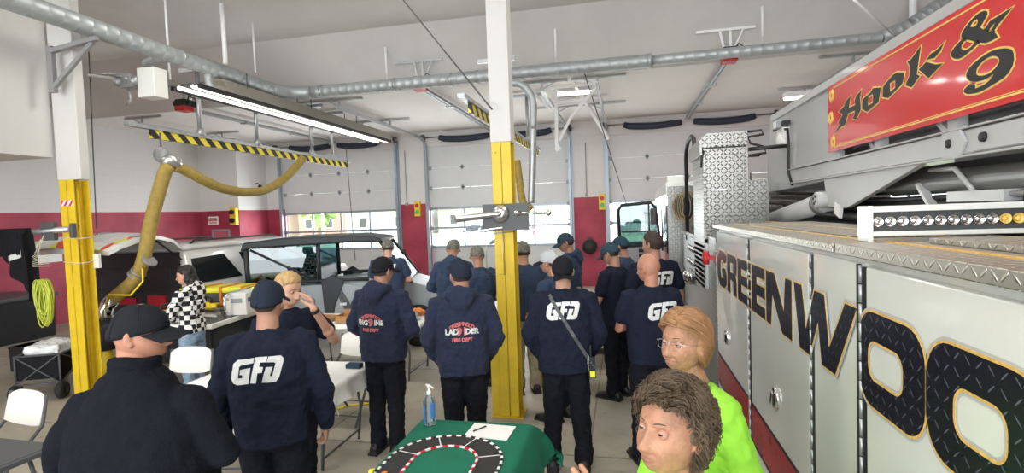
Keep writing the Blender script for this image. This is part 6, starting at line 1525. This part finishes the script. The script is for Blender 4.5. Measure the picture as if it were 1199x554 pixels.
o = MB().box(-.9, .9, -.37, .37, 0, .003); o.tube([(-.9, -.25, .004), (-.2, .02, .004), (.4, .3, .004)], .0012, 4); o = o.build('table_cover', 'dark_grey', None); o.location = (-4.52, 2.25, .7405); o.rotation_euler = (0, 0, R(-2)); tag(o, 'black plastic cover with a crease on the near left table', 'table cover')
k = MB()
rr_ = random.Random(4)
for i in range(9): k.sph((rr_.uniform(-.03, .03), rr_.uniform(-.03, .03), .012+rr_.uniform(0, .01)), .02, .014, .010, 8, 5)
o = k.build('foil_wrapper', 'chrome', None); o.location = (-3.93, 2.28, .744); tag(o, 'crumpled shiny wrapper on the black table', 'wrapper')
# gear on the far table
def box_thing(name, label, cat, loc, rz, sx, sy, sz, m_, flap=True):
    t = thing(name, label, cat, loc, rz)
    k = MB(); k.box(-sx/2, sx/2, -sy/2, sy/2, 0, .006); k.box(-sx/2, sx/2, -sy/2, -sy/2+.006, 0, sz); k.box(-sx/2, sx/2, sy/2-.006, sy/2, 0, sz); k.box(-sx/2, -sx/2+.006, -sy/2, sy/2, 0, sz); k.box(sx/2-.006, sx/2, -sy/2, sy/2, 0, sz); k.build('tray', m_, t)
    if flap: k = MB(); k.box(-sx/2, sx/2, sy/2-.004, sy/2, sz, sz+.05); k.build('flap', m_, t)
    return t
box_thing('cardboard_box', 'open brown cardboard tray on the far table, right of two', 'box', (-3.62, 6.36, .75), R(5), .34, .26, .09, 'cardboard')
box_thing('cardboard_box', 'flat tan cardboard tray on the far table, left of two', 'box', (-4.05, 6.4, .75), R(-8), .36, .28, .05, 'cardboard', False)
def heap(label, loc, mats_, n, s, seed):
    r = random.Random(seed); k = MB()
    for i in range(n):
        a = r.uniform(0, 6.28); q = r.uniform(0, s); c = (q*math.cos(a), q*math.sin(a)*.6, r.uniform(.02, .10)); k.tube([(c[0]-r.uniform(.03, .1), c[1], max(.02, c[2]-.03)), c, (c[0]+r.uniform(.02, .08), c[1]+r.uniform(-.06, .06), max(.02, c[2]-.02))], [.02, r.uniform(.025, .04), .018], 8, dome=True)
    o = fuse('glove_pile', k, .010, mats_, None, 1, [(.05, .03, .5)]); o.location = loc; return tag(o, label, 'gear', kind='stuff')
heap('heap of grey work gloves on the right end of the far table', (-2.88, 6.45, .748), 'mid_grey', 22, .14, 2)
heap('orange and tan rescue gear heaped at the back of the far table', (-2.9, 6.75, .748), 'orange', 14, .15, 7)
o = MB().box(-.07, .07, -.04, .04, 0, .04).build('tissue_box', 'cap_teal', None, bevel=.004); o.location = (-2.47, 4.35, .748); tag(o, 'small teal box on the right end of the white table', 'box')
tag(MB().box(-1.13, -.86, 6.22, 6.40, 0, .46).box(-1.13, -.86, 6.215, 6.22, .40, .43).build('wheel_chock_box', 'yellow_paint', None, bevel=.02), 'yellow block on the floor just right of the centre column', 'block')

# ---------------------------------------------------------------- green table with the toy track
folding_table('folding table under the green tablecloth in the near foreground', -1.0, 2.38, 0, .72, 1.80)
cloth('green tablecloth hanging over the near table with the toy track', -1.0, 2.38, 0, .75, 1.86, .30, 'green_cloth', seed=11, flare=.10)
t = thing('toy_track', 'black oval toy race track with red and white curbs on the green cloth', 'toy track', (-1.02, 2.36, .747))
def stad(w, l, n=16):   # half-width, half-length
    out = []
    for k in range(n+1): a = PI*k/n; out.append((w*math.cos(a), l-w+w*math.sin(a)*1.0))
    for k in range(n+1): a = PI+PI*k/n; out.append((w*math.cos(a), -(l-w)+w*math.sin(a)))
    return out
so = stad(.325, .68); si = stad(.185, .54)
vs, fs = flat_mesh([so, si], 0, .003); k = MB(); k.add(vs, fs); k.build('road', 'asphalt', t)
def dense(p, step=.02):
    out = []
    for a, b in zip(p, p[1:]+p[:1]):
        a = Vector(a); b = Vector(b); n = max(1, int((b-a).length/step))
        for i in range(n): out.append(a.lerp(b, i/n))
    return out
for w_, l_, nm, c2 in ((.325, .68, 'outer_curb', 'asphalt'), (.185, .54, 'inner_curb', 'sign_red')):
    k = MB(); D_ = dense(stad(w_, l_), .030); D_ = D_[:len(D_)//2*2]; n = len(D_); rg = []
    for i in range(n):
        d = (D_[(i+1) % n]-D_[i-1]).normalized(); nn = Vector((d.y, -d.x)); p = D_[i]
        rg.append([(p.x+nn.x*a, p.y+nn.y*a, z) for a, z in ((-.007, .0), (.007, .0), (.007, .008), (-.007, .008))])
    k.loft(rg, smooth=False, closed=True); k.m = [(i//4) % 2 for i in range(len(k.f))]
    k.build(nm, ['white', c2], t, label='curb of white and dark blocks')
k = MB()
for (ang, cx_, cy_) in ((20, 0, .355), (72, 0, .355), (115, 0, .355), (165, 0, .355)):
    a = R(ang); k.bar((cx_+.19*math.cos(a), cy_+.19*math.sin(a), .0035), (cx_+.318*math.cos(a), cy_+.318*math.sin(a), .0035), .006, .002)
for y in (.1, -.2): k.bar((.19, y, .0035), (.318, y, .0035), .006, .002).bar((-.19, y, .0035), (-.318, y, .0035), .006, .002)
k.build('lane_line', 'white', t)
def toy(label, x, y, m_, rz):
    t = thing('toy_car', label, 'toy car', (x, y, .752), rz)
    MB().prism([(-.03, .004), (.03, .004), (.03, .012), (.012, .014), (.004, .022), (-.016, .022), (-.03, .014)], 'x', -.012, .012).build('body', m_, t, bevel=.002)
    for sx in (-1, 1):
        for sy in (-1, 1): MB().cyl((sx*.010, sy*.018, .006), (sx*.016, sy*.018, .006), .006, 10).build('wheel', 'rubber', t)
toy('tiny yellow-green toy car at the left edge of the toy track', -1.36, 2.52, 'yellow_lime', R(10)); toy('tiny orange-red toy car on the toy track', -1.28, 2.50, 'orange', R(5))
def sanitizer():
    t = thing('hand_sanitizer', 'clear pump bottle of blue gel sanitizer on the far corner of the green table', 'bottle', (-1.285, 3.19, .748))
    pr_ = [(.01, 0), (.036, 0), (.04, .006), (.04, .155), (.036, .175), (.022, .192), (.014, .197), (.014, .203)]
    MB().lathe(pr_, seg=28).build('bottle', 'gel', t)
    for (a0, a1, z0_, z1_) in ((-165, -112, .02, .14), (-62, -5, .05, .155)):
        k = MB(); rg = []
        for z in (z0_, z1_): rg.append([(.0410*math.cos(a), .0410*math.sin(a), z) for a in [R(a0+(a1-a0)*j/10) for j in range(11)]]+[(.0403*math.cos(a), .0403*math.sin(a), z) for a in [R(a1-(a1-a0)*j/10) for j in range(11)]])
        k.loft(rg, smooth=False); k.build('label', 'label_blue', t, label='blue label')
    k = MB(); k.lathe([(.004, .2), (.016, .2), (.016, .222), (.006, .226), (.0045, .255), (.002, .255)], seg=16); k.box(-.008, .008, -.01, .01, .252, .262); k.tube([(0, 0, .258), (.02, -.012, .26), (.042, -.024, .252)], .005, 8); k.tube([(-.022, .012, .262), (.01, -.005, .263)], .0055, 8); k.build('pump', 'white', t)
sanitizer()
t = thing('paper_pad', 'white paper sheets lying on the green cloth with a pen on top', 'paper', (-.86, 3.13, .747), R(-4))
MB().box(-.14, .14, -.10, .10, 0, .006).build('sheet_stack', 'paper', t)
o = MB().tube([(-.062, -.03, .0), (-.004, .05, .0)], [.0045, .0045], 8, dome=True).build('pen', 'black_gloss', None); o.location = (-.90, 3.135, .758); tag(o, 'black pen lying on the white paper', 'pen')

# ---------------------------------------------------------------- left side: wagon, bins
t = thing('folding_wagon', 'black folding wagon carrying a plastic-wrapped parcel', 'wagon', (-7.36, 5.42, 0), R(24))
# long axis y
def tub():
    k = MB(); a, b, z0, z1 = .23, .42, .26, .56
    for (x0, x1, y0, y1) in ((-a, a, -b, -b+.012), (-a, a, b-.012, b), (-a, -a+.012, -b, b), (a-.012, a, -b, b)): k.box(x0, x1, y0, y1, z0, z1)
    k.box(-a, a, -b, b, z0, z0+.012); k.build('tub', 'black_cloth', t)
tub()
k = MB()
for sx in (-1, 1):
    k.cyl((sx*.24, -.42, .56), (sx*.24, .42, .56), .012, 8); k.bar((sx*.245, -.4, .2), (sx*.245, .4, .56), .02, .012); k.bar((sx*.245, -.4, .56), (sx*.245, .4, .2), .02, .012)
    for sy in (-1, 1): k.cyl((sx*.24, sy*.42, .14), (sx*.24, sy*.42, .57), .012, 8)
for sy in (-1, 1): k.cyl((-.24, sy*.42, .56), (.24, sy*.42, .56), .012, 8); k.bar((-.24, sy*.425, .2), (.24, sy*.425, .56), .02, .012); k.bar((.24, sy*.425, .2), (-.24, sy*.425, .56), .02, .012); k.cyl((-.24, sy*.42, .2), (.24, sy*.42, .2), .012, 8)
k.build('frame', 'dark_grey', t)
for sx in (-1, 1):
    for sy in (-1, 1):
        k = MB(); k.lathe([(.03, -.04), (.09, -.04), (.105, -.02), (.105, .02), (.09, .04), (.03, .04)], c=(sx*.25, sy*.42, .106), axis='x', seg=20); w_ = k.build('wheel', 'rubber', t); MB().lathe([(.005, -.045), (.05, -.045), (.05, .045), (.005, .045)], c=(sx*.25, sy*.42, .106), axis='x', seg=14).build('hub', 'black_gloss', w_)
k = MB(); k.box(-.19, .19, -.34, .1, .30, .66); k.sph((.0, -.1, .64), .2, .26, .05, 14, 8)
o = fuse('wrapped_parcel', k, .016, 'film', None, 1, [(.09, .06, .5), (.03, .03, .5)]); o.location = (-7.36, 5.42, 0); o.rotation_euler = (0, 0, R(24)); tag(o, 'white parcel in crumpled clear plastic riding in the black wagon', 'parcel')
t = thing('storage_bin', 'large black storage bin with a white label against the maroon wall', 'bin', (-11.75, 7.75, 0), R(0))
k = MB(); k.prism([(-.52, 0), (.52, 0), (.58, .82), (-.58, .82)], 'y', -.5, .5); k.build('tub', 'black', t, bevel=.02); MB().box(-.62, .62, -.54, .54, .80, .88).build('lid', 'dark_grey', t, bevel=.02); MB().box(.1, .4, -.505, -.5, .5, .53).build('label_plate', 'white', t)
t = thing('wall_notice', 'pair of white sheets of paper taped to the maroon wall under the raised tailgate', 'notice', (-12.39, 9.2, 1.75))
MB().box(0, .004, .3, .75, .05, .35).build('sheet', 'paper', t); MB().box(0, .004, -.35, .15, -.35, -.05).build('sheet', 'paper', t)
for i, (x, y, lab) in enumerate(((-7.0, 7.9, None),)): pass
tag(MB().box(-.35, .35, -.2, .2, 0, .38).box(-.36, .36, -.21, .21, .34, .38).build('tool_crate', 'black', None, bevel=.02), 'black tool crate on the floor behind the wagon', 'crate').location = (-8.75, 6.2, 0)
# yellow cord on the floor under the white table
tag(MB().tube([(-4.3, 4.0, .012), (-4.0, 4.15, .012), (-3.6, 4.45, .012), (-3.4, 4.9, .012), (-3.1, 5.3, .012), (-2.6, 5.5, .012)], .011, 8).build('extension_cord', 'yellow', None), 'yellow extension cord on the floor under the white table', 'cord')

# ---------------------------------------------------------------- outside the bay doors
tag(MB().box(-60, 60, 33, 120, -.03, .0).build('lawn', 'grass', None), 'pale lawn beyond the driveway outside the bay doors', 'lawn', kind='stuff')
def house(name_lab, x, y, w, d, h, rh, wall, roofm, gable='x', wins=3):
    t = thing('house', name_lab, 'house', (x, y, 0))
    MB().box(-w/2, w/2, 0, d, 0, h).build('wall', wall, t)
    k = MB()
    if gable == 'x': k.prism([(-w/2-.4, h-.1), (w/2+.4, h-.1), (0, h+rh)], 'y', -.4, d+.4)
    else: k.prism([(-.4, h-.1), (d+.4, h-.1), (d/2, h+rh)], 'x', -w/2-.4, w/2+.4)
    k.build('roof', roofm, t)
    for i in range(wins):
        xx = -w/2+w*(i+.5)/wins; f = MB().box(xx-.55, xx+.55, -.06, 0, 1.0, 2.3).build('window_frame', 'white', t); MB().box(xx-.45, xx+.45, -.08, -.06, 1.1, 2.2).build('pane', 'dark_grey', f)
    return t
house('grey sided house with a low roof beyond the middle bay door', -1.5, 52, 11, 8, 2.9, 2.4, 'siding', 'roof', 'y', 3)
house('pale sided house with a dark gable seen through the left bay door', -27.5, 56, 9, 8, 3.2, 3.2, 'siding', 'roof', 'x', 2)
house('brick house with a tan front seen through the middle of the left bay door', -37.8, 62, 9, 8, 4.2, 3, 'brick_house', 'roof', 'y', 3)
house('white house behind trees at the far left of the left bay door', -49, 62, 9, 8, 3.5, 3, 'siding_tan', 'roof', 'x', 2)
house('tan house at the left of the middle bay door', -18, 60, 8, 8, 3, 2.2, 'siding_tan', 'roof', 'x', 2)
def tree(lab, x, y, h, s, seed):
    t = thing('tree', lab, 'tree', (x, y, 0)); r = random.Random(seed)
    MB().tube([(0, 0, 0), (.1, 0, h*.3), (-.05, .1, h*.6)], [.25, .18, .1], 8).build('trunk', 'trunk', t)
    k = MB()
    for i in range(26): k.sph((r.gauss(0, s*.45), r.gauss(0, s*.45), h*.62+r.gauss(0, s*.35)), r.uniform(.5, 1.1)*s*.36, None, None, 10, 7)
    o = fuse('crown', k, .16, 'leaf', t, 0, [(.5, .7, .5), (.2, .35, .5)])
tree('leafy green tree outside the left bay door, in front of the brick house', -33, 52, 6, 2.2, 1)
tree('small green tree outside the left bay door, left of the larger tree', -38, 50, 5, 1.3, 2)
tree('distant green tree behind the lawn in the middle bay door', -9.5, 66, 5.5, 2.0, 3)
tree('slim green tree beside the pale gabled house', -22.8, 52, 5.0, 1.2, 4)
t = thing('fence', 'pale wooden picket fence on the far side of the lawn', 'fence', (-3, 44, 0))
k = MB()
for i in range(40): k.box(-5+i*.28, -5+i*.28+.2, 0, .03, 0, 1.35)
k.build('picket', 'fence_wood', t)['kind'] = 'stuff'; MB().box(-5, 6.2, .03, .08, .3, .4).box(-5, 6.2, .03, .08, 1.0, 1.1).build('rail', 'fence_wood', t)
suv('white sport utility vehicle parked outside the middle bay door', (-5.2, 26.5), R(62), hatch=False, far=True)
for (x, lab) in ((-30.0, 'slim utility pole seen through the left bay door'), (-14.2, 'slim utility pole seen through the left edge of the middle bay door')):
    tag(MB().cyl((x, 48, 0), (x, 48, 7), .12, 8).build('utility_pole', 'white', None), lab, 'pole')
